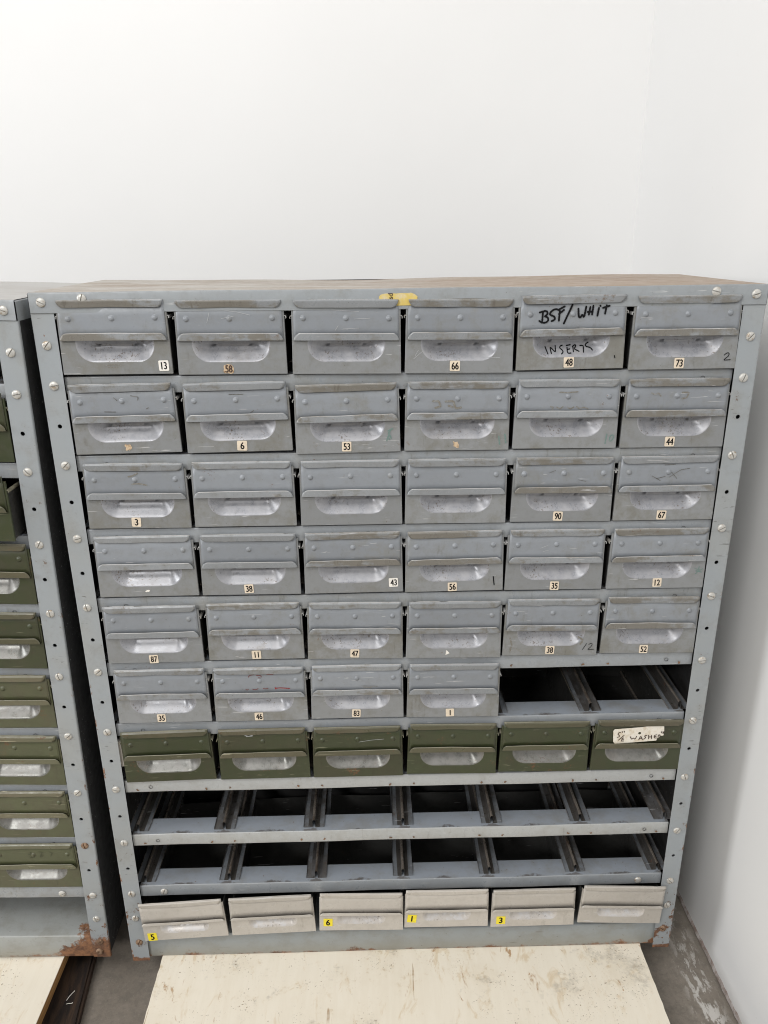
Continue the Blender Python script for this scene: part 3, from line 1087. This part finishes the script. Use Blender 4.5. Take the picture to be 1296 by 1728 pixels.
def text_mesh(s, size, mat, sx=0.74, bold=0.02, shear=0.0):
    cu = bpy.data.curves.new('printed_number', 'FONT')
    cu.body = s
    cu.size = size
    cu.align_x = 'CENTER'
    cu.align_y = 'CENTER'
    cu.extrude = 0.00006
    cu.shear = shear
    cu.resolution_u = 6
    ob = bpy.data.objects.new('printed_number', cu)
    COL.objects.link(ob)
    dg = bpy.context.evaluated_depsgraph_get()
    me = bpy.data.meshes.new_from_object(ob.evaluated_get(dg))
    bpy.data.objects.remove(ob)
    me.name = 'printed_number'
    # stand it up, facing -y, and centre it
    me.transform(Matrix.Rotation(math.pi / 2, 4, 'X') @ Matrix.Diagonal((sx, 1, 1, 1)))
    xs = [q.co.x for q in me.vertices]
    zs = [q.co.z for q in me.vertices]
    me.transform(Matrix.Translation((-(min(xs) + max(xs)) / 2, 0, -(min(zs) + max(zs)) / 2)))
    # bold print: three slightly shifted impressions of the same figure
    vs = [q.co.copy() for q in me.vertices]
    fs = [tuple(p.vertices) for p in me.polygons]
    v, f = [], []
    for k, (dx, dz) in enumerate(((-1, 0), (1, 0), (0, 0.7), (0, -0.7))):
        b = len(v)
        v += [(c.x + dx * bold * size, c.y - 0.00001 * k, c.z + dz * bold * size) for c in vs]
        f += [tuple(b + i for i in p) for p in fs]
    return mesh_from('printed_number', v, f, mat)


def plate_mesh(name, pts, mat, th=0.00035):
    """thin plate from an outline in the x-z plane, front face at y=-th"""
    n = len(pts)
    v = [(x, -th, z) for x, z in pts] + [(x, 0, z) for x, z in pts]
    f = [tuple(range(n))] + [(i, (i + 1) % n, n + (i + 1) % n, n + i) for i in range(n)]
    return mesh_from(name, v, f, mat)


def rounded(w, h, r, n=4):
    pts = []
    for cx, cz, a0 in ((w / 2 - r, h / 2 - r, 0), (-w / 2 + r, h / 2 - r, 90), (-w / 2 + r, -h / 2 + r, 180), (w / 2 - r, -h / 2 + r, 270)):
        for i in range(n + 1):
            a = math.radians(a0 + 90 * i / n)
            pts.append((cx + r * math.cos(a), cz + r * math.sin(a)))
    return pts


def ragged(w, h, seed, n=16, j=0.22):
    rnd = random.Random(seed)
    pts = []
    for i in range(n):
        a = 2 * math.pi * i / n
        k = 1 / max(abs(math.cos(a)) ** 4 + abs(math.sin(a)) ** 4, 1e-6) ** 0.25
        s = k * (1 - rnd.random() * j)
        pts.append((w / 2 * s * math.cos(a), h / 2 * s * math.sin(a)))
    return pts


def ink_mesh(name, strokes, width, mat, ysurf):
    """pen strokes as thin raised ribbons; ysurf(x,z) gives the surface they are written on"""
    v, f = [], []
    lift = 0.00025
    for st in strokes:
        pts = []
        # subdivide, lightly smoothed
        for a, b in zip(st[:-1], st[1:]):
            m = max(1, int(math.hypot(b[0] - a[0], b[1] - a[1]) / 0.0014))
            for i in range(m):
                pts.append((a[0] + (b[0] - a[0]) * i / m, a[1] + (b[1] - a[1]) * i / m))
        pts.append(st[-1])
        for _ in range(2):
            if len(pts) > 4:
                pts = [pts[0]] + [((pts[i - 1][0] + 2 * pts[i][0] + pts[i + 1][0]) / 4, (pts[i - 1][1] + 2 * pts[i][1] + pts[i + 1][1]) / 4) for i in range(1, len(pts) - 1)] + [pts[-1]]
        lift += 0.00002
        L, R = [], []
        for i, (x, z) in enumerate(pts):
            x0, z0 = pts[max(0, i - 1)]
            x1, z1 = pts[min(len(pts) - 1, i + 1)]
            dx, dz = x1 - x0, z1 - z0
            d = math.hypot(dx, dz) or 1
            w = width * (0.5 + 0.08 * math.sin(i * 1.3 + len(v)))
            ox, oz = -dz / d * w, dx / d * w
            for s, arr in ((1, L), (-1, R)):
                v.append((x + s * ox, ysurf(x + s * ox, z + s * oz) - lift, z + s * oz))
                arr.append(len(v) - 1)
        for i in range(len(pts) - 1):
            f.append((L[i], L[i + 1], R[i + 1], R[i]))
        for e, (q, w_) in ((0, (pts[0], 1)), (1, (pts[-1], -1))):
            c = len(v)
            nb = 8
            for q_ in range(nb):
                a = 2 * math.pi * q_ / nb
                x, z = q[0] + width * .5 * math.cos(a), q[1] + width * .5 * math.sin(a)
                v.append((x, ysurf(x, z) - lift - 0.00001 * (e + 1), z))
            f.append(tuple(range(c, c + nb)))
    return mesh_from(name, v, f, mat)


def make_drawer(kind, label, group, loc, rot):
    K = KINDS[kind]
    root = thing('drawer', label, 'drawer', loc, rot, group)
    obj('front_panel', K['front'], root)
    obj('handle_recess', K['recess'], root)
    obj('drawer_body', K['body'], root, solid=0.0008)
    obj('label_holder', random.choice(K['holders']), root, solid=0.0007)
    if K['rivet']:
        for x in (-0.0535, 0.0, 0.0535):
            obj('rivet', K['rivet'], root, (x, -0.0012, 0.0690 + random.uniform(-.0004, .0004)))
    return root


NUMS = {}


def sticker(root, s, x, z, kind='cream', tilt=None):
    y = -0.0002
    tilt = random.uniform(-0.05, 0.05) if tilt is None else tilt
    if kind == 'yellow':
        me = plate_mesh('number_sticker', rounded(0.0150, 0.0160, 0.0003, 1), 'yellow_sticker')
        st = obj('number_sticker', me, root, (x, y, z), (0, tilt, 0))
        obj('printed_number', text_mesh(s, 0.0165, 'black_ink', 0.82, 0.03), st, (0, -0.00045, 0))
        return
    if kind == 'scrap':
        me = plate_mesh('sticker_scrap', ragged(0.010, 0.011, int(abs(x) * 1e6) + 3, 14, 0.5), 'brown_sticker', 0.0002)
        obj('sticker_scrap', me, root, (x, y, z), (0, tilt, 0))
        return
    mats = {'white': 'white_sticker', 'cream': 'cream_sticker', 'torn': 'brown_sticker'}
    if kind == 'torn':
        me = plate_mesh('number_sticker', ragged(0.0145, 0.0125, len(s) * 7 + int(z * 1e5), 18, 0.25), mats[kind])
    else:
        me = plate_mesh('number_sticker', rounded(0.0128 + random.uniform(-.0004, .0004), 0.0132, 0.0014), mats[kind], 0.0005)
    st = obj('number_sticker', me, root, (x, y, z), (0, tilt, 0))
    key = s
    if key not in NUMS:
        NUMS[key] = text_mesh(s, 0.0130, 'black_ink' if kind != 'torn' else 'brown_ink', 0.72 if len(s) > 1 else 0.85, 0.022)
    obj('printed_number', NUMS[key], st, (0.0003, -0.0006, 0))


GG = 'grey drawers in the main cabinet'
GN = 'green drawers in the main cabinet'
GB = 'beige drawers at the foot of the main cabinet'
GL = 'green drawers in the left cabinet'
# row, column, dx, bottom height above its shelf, roll, sticker, sticker x, sticker z, sticker kind, label
ROWS = [
    (1, 1, -.0010, .0148, -.001, '13', .0583, .0100, 'white', 'grey drawer with white sticker 13 at its lower right corner, top left of cabinet'),
    (1, 2, .0005, .0128, -.003, '58', -.0053, .0067, 'torn', 'grey drawer with torn brown sticker 58 in the top row'),
    (1, 3, .0018, .0116, -.008, None, 0, 0, '', 'grey top row drawer without any sticker, left of drawer 66'),
    (1, 4, .0014, .0108, -.008, '66', -.0052, .0088, 'cream', 'grey drawer with sticker 66 beside the yellow label in the top row'),
    (1, 5, .0012, .0137, .010, '48', -.0016, .0087, 'cream', 'grey drawer with handwritten BSF/WHIT INSERTS in black marker and sticker 48'),
    (1, 6, .0025, .0121, .003, '73', -.0043, .0075, 'cream', 'grey drawer with sticker 73 and a handwritten 2, top right corner'),
    (2, 1, .0010, .0153, .014, 'r', .0, .0076, 'scrap', 'tilted grey drawer with a brown sticker scrap, directly below drawer 13'),
    (2, 2, .0032, .0153, .014, '6', .0031, .0080, 'cream', 'grey drawer with cream sticker 6 in the second row'),
    (2, 3, .0020, .0114, .012, '53', -.0021, .0084, 'cream', 'grey drawer with sticker 53 and a teal smear beside the handle'),
    (2, 4, .0011, .0127, -.004, 'r', -.0013, .0077, 'scrap', 'grey drawer with a faint green 11 and a sticker scrap, below drawer 66'),
    (2, 5, .0006, .0134, -.007, None, 0, 0, '', 'grey drawer with a faint green 10 and no sticker, below drawer 48'),
    (2, 6, .0009, .0124, -.002, '44', -.0029, .0077, 'cream', 'grey drawer with sticker 44 under a rust stained handle recess'),
    (3, 1, .0026, .0141, -.007, '3', -.0047, .0087, 'cream', 'grey drawer beside the left post, its sticker reads 3'),
    (3, 2, .0028, .0146, .000, None, 0, 0, '', 'unmarked grey drawer right of the drawer with sticker 3'),
    (3, 3, .0036, .0141, .003, None, 0, 0, '', 'unmarked grey drawer directly below sticker 53 and its teal smear'),
    (3, 4, .0015, .0135, -.004, None, 0, 0, '', 'plain grey drawer without sticker directly left of drawer 90'),
    (3, 5, .0026, .0134, -.008, '90', -.0039, .0079, 'cream', 'grey drawer with cream sticker 90 in the third row'),
    (3, 6, .0011, .0132, -.003, '67', -.0025, .0073, 'cream', 'grey drawer with sticker 67 and a speckled handle at the right post'),
    (4, 1, .0040, .0156, .004, 'r', -.0015, .0084, 'pale', 'grey drawer with a small white sticker scrap, directly left of a drawer 38'),
    (4, 2, .0036, .0156, -.004, '38', -.0036, .0090, 'cream', 'grey drawer with sticker 38 in the second column, no handwriting'),
    (4, 3, .0046, .0159, .005, '43', .0556, .0143, 'white', 'grey drawer with white sticker 43 at its lower right corner'),
    (4, 4, .0026, .0154, .007, '56', -.0026, .0066, 'cream', 'grey drawer with sticker 56 and a black pen stroke at right'),
    (4, 5, -.0007, .0149, -.006, '35', .0015, .0058, 'cream', 'grey drawer with sticker 35 in the fifth column, below drawer 90'),
    (4, 6, .0007, .0144, -.003, '12', .0027, .0089, 'cream', 'grey drawer with cream sticker 12 and a teal smudge at right'),
    (5, 1, .0022, .0140, .003, '87', -.0033, .0058, 'cream', 'grey drawer whose sticker reads 87, at the left post'),
    (5, 2, .0043, .0156, .001, '11', -.0004, .0076, 'cream', 'grey drawer whose sticker reads 11, between 87 and 47'),
    (5, 3, .0034, .0138, -.011, '47', -.0009, .0087, 'cream', 'grey drawer with sticker 47 in the middle, above drawer 83'),
    (5, 4, .0027, .0126, -.010, 'r', -.0086, .0085, 'pale', 'grey drawer with a tiny white triangle of sticker left, right of drawer 47'),
    (5, 5, .0004, .0135, -.010, '38', -.0001, .0088, 'cream', 'stained grey drawer with sticker 38 and a handwritten 12'),
    (5, 6, .0002, .0139, -.012, '52', -.0054, .0065, 'cream', 'grey drawer with sticker 52 above an empty bay at the right'),
    (6, 1, .0049, .0161, .004, '35', -.0053, .0078, 'cream', 'grey drawer with sticker 35 beside the left post, below drawer 87'),
    (6, 2, .0050, .0149, .000, '46', -.0043, .0075, 'cream', 'grey drawer with sticker 46 and red pen marks on its holder'),
    (6, 3, .0049, .0164, -.002, '83', -.0019, .0083, 'cream', 'grey drawer with cream sticker 83 in the sixth row'),
    (6, 4, .0039, .0155, -.008, '1', -.0041, .0076, 'cream', 'grey drawer with cream sticker 1, left of the two empty bays'),
    (7, 1, .0037, .0141, .023, None, 0, 0, '', 'tilted green drawer at the left post, first in the green row'),
    (7, 2, .0048, .0146, .010, None, 0, 0, '', 'green drawer under the grey one with red pen marks'),
    (7, 3, .0040, .0147, .001, None, 0, 0, '', 'green drawer with a paint chipped top lip, under sticker 83'),
    (7, 4, .0039, .0156, -.016, None, 0, 0, '', 'middle green drawer whose neighbour at right sits under an empty bay'),
    (7, 5, .0026, .0164, -.015, None, 0, 0, '', 'green drawer left of the one with a paper label, under an empty bay'),
    (7, 6, .0023, .0159, -.014, None, 0, 0, '', 'green drawer with a torn white paper label reading WASHERS'),
    (10, 1, .0017, .0190, .056, '5', -.0559, .0082, 'yellow', 'beige drawer with yellow sticker 5, tilted at the left post'),
    (10, 2, .0027, .0251, .035, None, 0, 0, '', 'beige drawer without sticker between drawers 5 and 6'),
    (10, 3, .0020, .0270, -.016, '6', -.0550, .0176, 'yellow', 'beige drawer with yellow sticker reading 6, third from the left post'),
    (10, 4, .0003, .0298, -.006, '1', -.0572, .0191, 'yellow', 'beige drawer with slanted yellow sticker 1'),
    (10, 5, .0013, .0271, .004, '3', -.0529, .0143, 'yellow', 'beige drawer with upright yellow sticker reading 3, right of centre'),
    (10, 6, .0011, .0286, -.046, None, 0, 0, '', 'tilted beige drawer without sticker at the right post'),
]

main_cab = build_cabinet('large grey steel cabinet with rows of small drawers beside the white wall', None, (0, 0, 0), (0, 0, 0),
                         'post_paint', 'plinth_paint', -0.042, (10, 14, 16), {(20, -1), (20, 1)})
# torn yellow label on the top lip
lab = plate_mesh('yellow_label', [(-.0275, 1.0440), (-.0255, 1.0462), (-.0215, 1.0473), (-.012, 1.0478), (-.006, 1.0474), (0, 1.0480), (.006, 1.0476), (.012, 1.0482), (.0165, 1.0466), (.020, 1.0438), (.0195, 1.0330), (.008, 1.0332), (-.004, 1.0330), (-.027, 1.0335)], 'yellow_label_paper')
lab = obj('yellow_label', lab, main_cab, (0, -0.0019, 0))
tm = text_mesh('sd', 0.0085, 'brown_ink', 1.0, 0.02)
obj('printed_text', tm, lab, (-0.0135, -0.0005, 1.0443), (0, -math.pi / 2, 0))

D = {}
for (r, c, dx, dz, roll, s, sx, sz, sk, lb) in ROWS:
    kind = 'beige' if r == 10 else ('green' if r == 7 else 'grey')
    x = -0.43 + (c - 0.5) * PITCH_X + dx
    z = (20 - 2 * r) * P + dz if r < 10 else dz
    y = -0.012 if r == 10 else random.uniform(-0.0008, 0.0006)
    h = KINDS[kind]['h']
    # x above is the mid-height centre: shift the base so a rolled drawer keeps it
    root = make_drawer(kind, lb, GB if r == 10 else (GN if r == 7 else GG), (x - roll * h / 2 * 1.0, y, z), (0, -roll, random.uniform(-.004, .004)))
    D[(r, c)] = root
    if s and sk == 'pale':
        me = plate_mesh('sticker_scrap', [(-.003, -.004), (.003, -.001), (-.0015, .0045)] if r == 5 else ragged(.0085, .006, 5, 11, 0.6), 'white_sticker', .0002)
        obj('sticker_scrap', me, root, (sx, -0.0002, sz))
    elif s:
        sticker(root, s, sx, sz, sk, 0.10 if (r, c) == (10, 4) else None)

# ---- handwriting
flat = lambda y0: (lambda x, z: y0)


def c15(p):
    x, y = p
    return ((x + (y - 40) * 0.076 - 650) * 0.0001023, HB - (y - (50 - 25 * x / 1280)) * 0.0001)


def mapped(fn, strokes):
    return [[fn(p) for p in s] for s in strokes]


BSF = [[(262, 240), (256, 300), (250, 350)], [(222, 245), (300, 222), (325, 240), (322, 265), (285, 292)], [(285, 292), (325, 306), (328, 345), (290, 372), (240, 370), (215, 348)],
       [(435, 205), (400, 205), (345, 250), (340, 275), (400, 290), (415, 310), (400, 340), (365, 350)],
       [(470, 225), (455, 345)], [(450, 215), (530, 172)], [(458, 264), (520, 215)], [(628, 150), (515, 380)],
       [(698, 200), (700, 305), (718, 318), (745, 262), (764, 312), (795, 175)],
       [(845, 180), (825, 272)], [(810, 240), (872, 235)], [(882, 165), (865, 270)], [(950, 190), (930, 285)], [(967, 164), (970, 168)],
       [(1045, 160), (1025, 260)], [(1000, 190), (1080, 165)]]
INS = [[(300, 680), (320, 765)], [(365, 760), (360, 680), (420, 750), (430, 670)], [(520, 665), (480, 675), (475, 700), (515, 720), (525, 745), (490, 765)],
       [(575, 690), (565, 760), (610, 755)], [(570, 668), (620, 660)], [(575, 715), (605, 708)], [(650, 680), (645, 740)],
       [(645, 680), (690, 650), (690, 680), (655, 705), (715, 735)], [(740, 670), (785, 665), (770, 745)], [(850, 630), (810, 650), (805, 680), (870, 690), (885, 720)]]
d = D[(1, 5)]
obj('handwriting', ink_mesh('handwriting', mapped(c15, BSF), 0.0024, 'black_ink', flat(-0.0016)), d)
obj('handwriting', ink_mesh('handwriting', mapped(c15, INS), 0.0015, 'black_ink', lambda x, z: recess_depth(x, z, REC)), d)
obj('handwriting', ink_mesh('handwriting', mapped(c15, [[(1146, 785), (1152, 812)]]), 0.0014, 'black_ink', flat(-0.0002)), d)
obj('handwriting', ink_mesh('handwriting', [[(.0529, .0167), (.0560, .0197), (.0592, .0198), (.0592, .0160), (.0524, .0102), (.0614, .0107)]], 0.0011, 'black_ink', flat(-0.0002)), D[(1, 6)])
obj('handwriting', ink_mesh('handwriting', [[(.0550, .0207), (.0566, .0080)]], 0.0016, 'black_ink', flat(-0.0002)), D[(4, 4)])
obj('handwriting', ink_mesh('handwriting', [[(.0531, .0187), (.0479, .009)], [(.0565, .017), (.0590, .0197), (.0618, .0190), (.0612, .0150), (.055, .0082), (.0642, .0092)]], 0.0009, 'black_ink', flat(-0.0002)), D[(5, 5)])
obj('handwriting', ink_mesh('handwriting', [[(.0555, .018), (.057, .0075)], [(.0632, .0205), (.065, .0098)]], 0.0020, 'teal_ink', flat(-0.0002)), D[(2, 4)])
obj('handwriting', ink_mesh('handwriting', [[(.0553, .0185), (.054, .006)], [(.0602, .016), (.0630, .0185), (.0650, .0160), (.063, .0098), (.0595, .0080), (.0590, .0120), (.0602, .016)]], 0.0016, 'teal_ink', flat(-0.0002)), D[(2, 5)])
obj('pen_smear', ink_mesh('pen_smear', [[(.0590, .0310), (.0530, .0280)], [(.0555, .0285), (.0545, .0240), (.0510, .0150)], [(.0535, .0255), (.0570, .0180)], [(.0520, .0200), (.0550, .0160)]], 0.0018, 'teal_ink', flat(-0.0002)), D[(2, 3)])
obj('pen_smear', ink_mesh('pen_smear', [[(.0540, .0300), (.0620, .0265), (.0650, .0290)], [(.0600, .0325), (.0590, .0240), (.0560, .0215)], [(.0560, .0260), (.0640, .0240)]], 0.0013, 'teal_ink', flat(-0.0002)), D[(4, 6)])


def c62(p):
    x, y = p
    return ((x - 602 + (y - 72) * 0.03) * 0.000117, HB - (y - 72) * 0.000141)


obj('handwriting', ink_mesh('handwriting', mapped(c62, [[(790, 322), (850, 317), (970, 326)], [(790, 312), (794, 330)]]), 0.0014, 'red_ink', flat(-0.0016)), D[(6, 2)])
obj('handwriting', ink_mesh('handwriting', mapped(c62, [[(420, 325), (435, 338), (452, 325)], [(505, 325), (540, 337), (575, 320)], [(640, 320), (665, 329), (700, 318)],
                                                       [(468, 182), (480, 160), (540, 153)], [(570, 165), (620, 160), (632, 182)], [(590, 190), (615, 193)], [(700, 156), (780, 153)]]), 0.0011, 'maroon_ink', flat(-0.0016)), D[(6, 2)])


def c76(p):
    x, y = p
    return ((x - 934 + (y - 375) * 0.12) * 0.00025, HB - (y - 374) * 0.0003)


d = D[(7, 6)]
tape = obj('paper_label', plate_mesh('paper_label', [c76(p) for p in ((763, 500), (764, 436), (773, 426), (860, 420), (940, 414), (985, 408), (1075, 408), (1076, 440), (1064, 446), (1074, 455), (1071, 465), (1050, 468), (1043, 478), (1034, 480), (1028, 495), (900, 504), (772, 512))][::-1], 'tape_paper', 0.0004), d, (0, -0.0026, 0))
obj('handwriting', ink_mesh('handwriting', mapped(c76, [
    [(808, 443), (793, 446), (790, 458), (803, 461), (801, 471), (788, 473)], [(829, 462), (795, 490)], [(818, 438), (819, 444)], [(830, 436), (831, 442)],
    [(826, 477), (812, 480), (815, 487), (825, 486)], [(815, 487), (812, 496), (827, 495)],
    [(868, 470), (876, 488), (887, 475), (896, 488), (906, 468)], [(920, 488), (932, 465), (942, 488)], [(925, 480), (940, 480)],
    [(969, 462), (951, 466), (966, 475), (950, 485)], [(980, 462), (980, 483)], [(998, 462), (998, 482)], [(980, 472), (998, 471)],
    [(1029, 459), (1015, 461), (1013, 480), (1029, 478)], [(1014, 470), (1026, 469)], [(1038, 474), (1040, 457), (1053, 459), (1043, 467), (1053, 466)],
    [(1061, 438), (1057, 448)], [(1072, 440), (1067, 452)]]), 0.0013, 'brown_ink', flat(-0.0005)), tape)

# ---- old adhesive, scuffs and scratches that single drawers carry
plain('adhesive_residue', (0.165, 0.15, 0.122), 0.7, 300, 0.1, (0.26, 0.27, 0.275))
plain('scratch_line', (0.42, 0.43, 0.44), 0.5, 300, 0.05)
plain('dark_scuff', (0.085, 0.08, 0.072), 0.7, 300, 0.1, (0.2, 0.2, 0.19))


def scuff(rc, strokes, w, mat, y=-0.0015):
    for st in strokes:
        obj('scuff_mark', ink_mesh('scuff_mark', [st], w, mat, flat(y)), D[rc])


scuff((2, 4), [[(-.032, .066), (-.025, .0662), (-.022, .059), (-.029, .0575)], [(-.016, .0655), (-.006, .066), (-.003, .056), (.004, .0575)], [(-.012, .060), (-.007, .058)]], .0028, 'adhesive_residue')
scuff((3, 1), [[(-.008, .0735), (-.002, .0745), (.004, .0780)], [(-.004, .0630), (.004, .0640), (.015, .0615)]], .0020, 'adhesive_residue')
scuff((2, 6), [[(-.034, .0730), (-.028, .0705), (-.026, .0740), (-.022, .0690)], [(.006, .0735), (.015, .0735), (.012, .0660), (.006, .0655)]], .0020, 'adhesive_residue')
scuff((2, 5), [[(-.022, .0560), (-.018, .0560), (-.020, .0520)], [(-.014, .0555), (-.010, .0525), (-.006, .0560)], [(.0, .0555), (.004, .0525), (.008, .0555)], [(.012, .0560), (.016, .0525), (.021, .0555), (.027, .0530)], [(-.012, .0750), (.0, .0745), (.012, .0755)]], .0016, 'adhesive_residue')
scuff((1, 2), [[(-.026, .0790), (-.008, .0790), (.010, .0770), (.026, .0730)], [(-.024, .0770), (-.028, .0640)], [(-.010, .0690), (.006, .0720)]], .0005, 'scratch_line')
scuff((1, 3), [[(-.018, .0790), (.016, .0770)], [(-.010, .0600), (-.014, .0540)], [(-.004, .0560), (.016, .0570)], [(.010, .0680), (.030, .0690)]], .0005, 'scratch_line')
scuff((3, 6), [[(-.006, .0790), (.008, .0800)], [(-.016, .0600), (-.004, .0630)], [(.002, .0620), (.016, .0720), (.028, .0740)], [(.004, .0690), (.012, .0600)], [(-.022, .0640), (-.010, .0570)]], .0008, 'dark_scuff')
scuff((3, 5), [[(-.020, .0700), (-.012, .0735)], [(.020, .0600), (.030, .0580)]], .0006, 'dark_scuff')
scuff((2, 1), [[(-.010, .0740), (-.006, .0700)], [(.012, .0760), (.022, .0740), (.020, .0700)], [(-.024, .0560), (-.010, .0555)], [(.030, .0585), (.033, .0600)]], .0009, 'dark_scuff')
scuff((2, 2), [[(.018, .0520), (.022, .0545)], [(-.008, .0765), (.010, .0760)]], .0009, 'dark_scuff')
scuff((4, 5), [[(-.022, .0640), (-.012, .0680)], [(-.018, .0590), (-.010, .0610)]], .0005, 'scratch_line')
scuff((6, 3), [[(-.032, .0600), (-.031, .0600)], [(.006, .0560), (.030, .0550)], [(.010, .0530), (.022, .0530)]], .0010, 'adhesive_residue')
scuff((1, 4), [[(-.046, .0280), (-.058, .0180)], [(-.052, .0290), (-.056, .0220)], [(.030, .0200), (.052, .0190)]], .0005, 'scratch_line', -0.0001)
scuff((1, 1), [[(-.016, .0105), (-.006, .0120), (.006, .0110)], [(-.012, .0085), (.0, .0088)]], .0010, 'adhesive_residue', -0.0001)
scuff((5, 5), [[(-.060, .0300), (-.056, .0180), (-.058, .0080)], [(-.052, .0120), (-.040, .0060)], [(.040, .0300), (.048, .0240), (.044, .0180)]], .0024, 'adhesive_residue', -0.0001)
scuff((7, 3), [[(.002, .0640), (.020, .0670), (.040, .0685)]], .0005, 'scratch_line')
scuff((7, 2), [[(-.026, .0800), (-.020, .0815), (-.014, .0795)], [(-.024, .0785), (-.015, .0790)]], .0010, 'scratch_line')
v, f = box_data(-0.0745, -0.0700, 0.004, 0.030, 0.027, 0.072)
obj('side_flap', mesh_from('side_flap', v, f, 'beige_paint'), D[(7, 1)])

# ------------------------------------------------------------------ left cabinet
TH, TX = 0.0252, 0.015
off = Matrix.Rotation(TH, 3, 'Y') @ Matrix.Rotation(TX, 3, 'X')
anchor = off @ Vector((0.4435, 0, 0))
lloc = Vector((-0.5131, 0.0087, -0.0075)) - anchor
lrot = off.to_euler()
left_cab = build_cabinet('grey steel cabinet cut off by the left edge, rusty at its foot, green drawers', None, lloc, lrot,
                         'rusted_post_paint', 'rusted_plinth_paint', -0.034, (), {(16, 1), (20, 1)}, True)
add_screw(left_cab, 0.4415, -0.0004, -0.0205, True, scale=1.05)
LD = {  # row: dx, dz, pull, roll, yaw, label
    2: (-.0005, .0140, 0, 0, 0, 'light green drawer at the very left, highest green one in view'),
    3: (-.0085, .0125, .015, .0, -.025, 'dirty green drawer pulled askew, its side showing, left cabinet'),
    4: (.0000, .0150, 0, -.012, 0, 'green drawer just below the askew one in the left cabinet'),
    5: (.0000, .0145, 0, -.004, 0, 'green drawer in left cabinet, second below the askew one'),
    6: (.0005, .0160, 0, .006, 0, 'green drawer in left cabinet, third below the askew one'),
    7: (.0008, .0153, 0, -.006, 0, 'green drawer in left cabinet, third from the bottom'),
    8: (.0010, .0165, 0, .004, 0, 'green drawer in left cabinet, second from the bottom'),
    9: (.0012, .0175, 0, .010, 0, 'light green bottom drawer of the left cabinet with faint chalk numbers'),
}
offe = off.to_4x4()
for r, (dx, dz, pull, roll, yaw, lb) in LD.items():
    lp = Vector((-0.43 + 5.5 * PITCH_X + dx + 0.0008, -pull, (20 - 2 * r) * P + dz))
    wp = lloc + off @ lp
    rot = (off @ Matrix.Rotation(-roll, 3, 'Y') @ Matrix.Rotation(yaw, 3, 'Z')).to_euler()
    d = make_drawer('lightgreen' if r in (6, 7, 8, 9) else 'green', lb, GL, wp, rot)
    if r == 9:
        obj('chalk_marks', ink_mesh('chalk_marks', [[(-.004, .074), (-.002, .066)], [(-.008, .070), (.002, .071)], [(-.006, .063), (.001, .064)],
                                                    [(.010, .075), (.016, .074), (.011, .069), (.017, .065), (.010, .064), (.012, .069)], [(.026, .075), (.031, .072), (.027, .066)]], 0.0010, 'green_paint', flat(-0.0016)), d)

# ------------------------------------------------------------------ pallets under the cabinets
def ragged_deck(name, x0, x1, y0, y1, z0, z1, mat, seed, jit=0.0011):
    """sheet of plywood with slightly torn side edges"""
    rnd = random.Random(seed)
    n = 110
    v, f = [], []
    for i in range(n + 1):
        y = y0 + (y1 - y0) * i / n
        a = rnd.uniform(-1, 1) * jit * (1.6 if rnd.random() < 0.12 else 0.5)
        b = rnd.uniform(-1, 1) * jit * (2.2 if rnd.random() < 0.15 else 0.5)
        v += [(x0 + a, y, z0), (x0 + a, y, z1), (x1 + b, y, z1), (x1 + b, y, z0)]
    for i in range(n):
        a = i * 4
        for q in range(4):
            f.append((a + q, a + (q + 1) % 4, a + 4 + (q + 1) % 4, a + 4 + q))
    f.append((0, 1, 2, 3))
    f.append((n * 4, n * 4 + 1, n * 4 + 2, n * 4 + 3))
    return mesh_from(name, v, f, mat)


pal = thing('pallet', 'large cream plywood topped pallet on the floor under the main cabinet', 'pallet', (0, 0, 0))
obj('deck', ragged_deck('deck', -0.4095, 0.4085, -0.95, 0.27, -0.0495, -0.0376, 'cream_plywood', 5), pal)
for x in (-0.30, 0.0, 0.30):
    me = bevel_box('batten', x - 0.045, x + 0.045, -0.93, 0.26, FLOOR + 0.0005, -0.0497, 'dark_stained_timber', 0.002, 1)
    obj('batten', me, pal)

pal = thing('pallet', 'pale plywood topped pallet with brown edge and dark runner, cut off by the left edge', 'pallet', (0, 0, 0))
v, f = box_data(-1.40, -0.5808, -0.95, 0.27, -0.0640, -0.0474)
obj('deck_core', mesh_from('deck_core', v, f, 'ply_edge'), pal)
v, f = box_data(-1.399, -0.5811, -0.949, 0.269, -0.0472, -0.0458)
obj('deck', mesh_from('deck', v, f, 'pale_plywood'), pal)
me = bevel_box('runner', -0.16, 0.0, -1.25, 0.0, 0.0, 0.0195, 'dark_stained_timber', 0.004, 2)
obj('runner', me, pal, (-0.5795, 0.346, FLOOR + 0.0005), (0, 0, 0.108))
for y in (-0.86, -0.36, 0.16):
    me = bevel_box('block', -0.74, -0.635, y, y + 0.10, FLOOR + 0.0205, -0.0642, 'dark_stained_timber', 0.002, 1)
    obj('block', me, pal)
for pts, lb in (([(-0.5660, -0.0330), (-0.5640, -0.0260), (-0.5610, -0.0200), (-0.5585, -0.0160)], 'thin white plastic strand lying on the dark runner, longer one'),
                ([(-0.5640, -0.0395), (-0.5600, -0.0380), (-0.5570, -0.0390), (-0.5540, -0.0375)], 'short white plastic strand on the dark runner, nearer the camera')):
    me = ink_mesh('plastic_strand', [pts], 0.0011, 'white_sticker', lambda x, z: 0.0)
    me.transform(Matrix.Rotation(-math.pi / 2, 4, 'X') @ Matrix.Scale(-1, 4, (0, 0, 1)))
    for q in me.vertices:
        q.co = Vector((q.co.x, -abs(q.co.y) if pts[0][1] < 0 else q.co.y, FLOOR + 0.0212 + 0.0006))
    tag(obj('plastic_strand', me, solid=0.0005), lb, 'scrap')
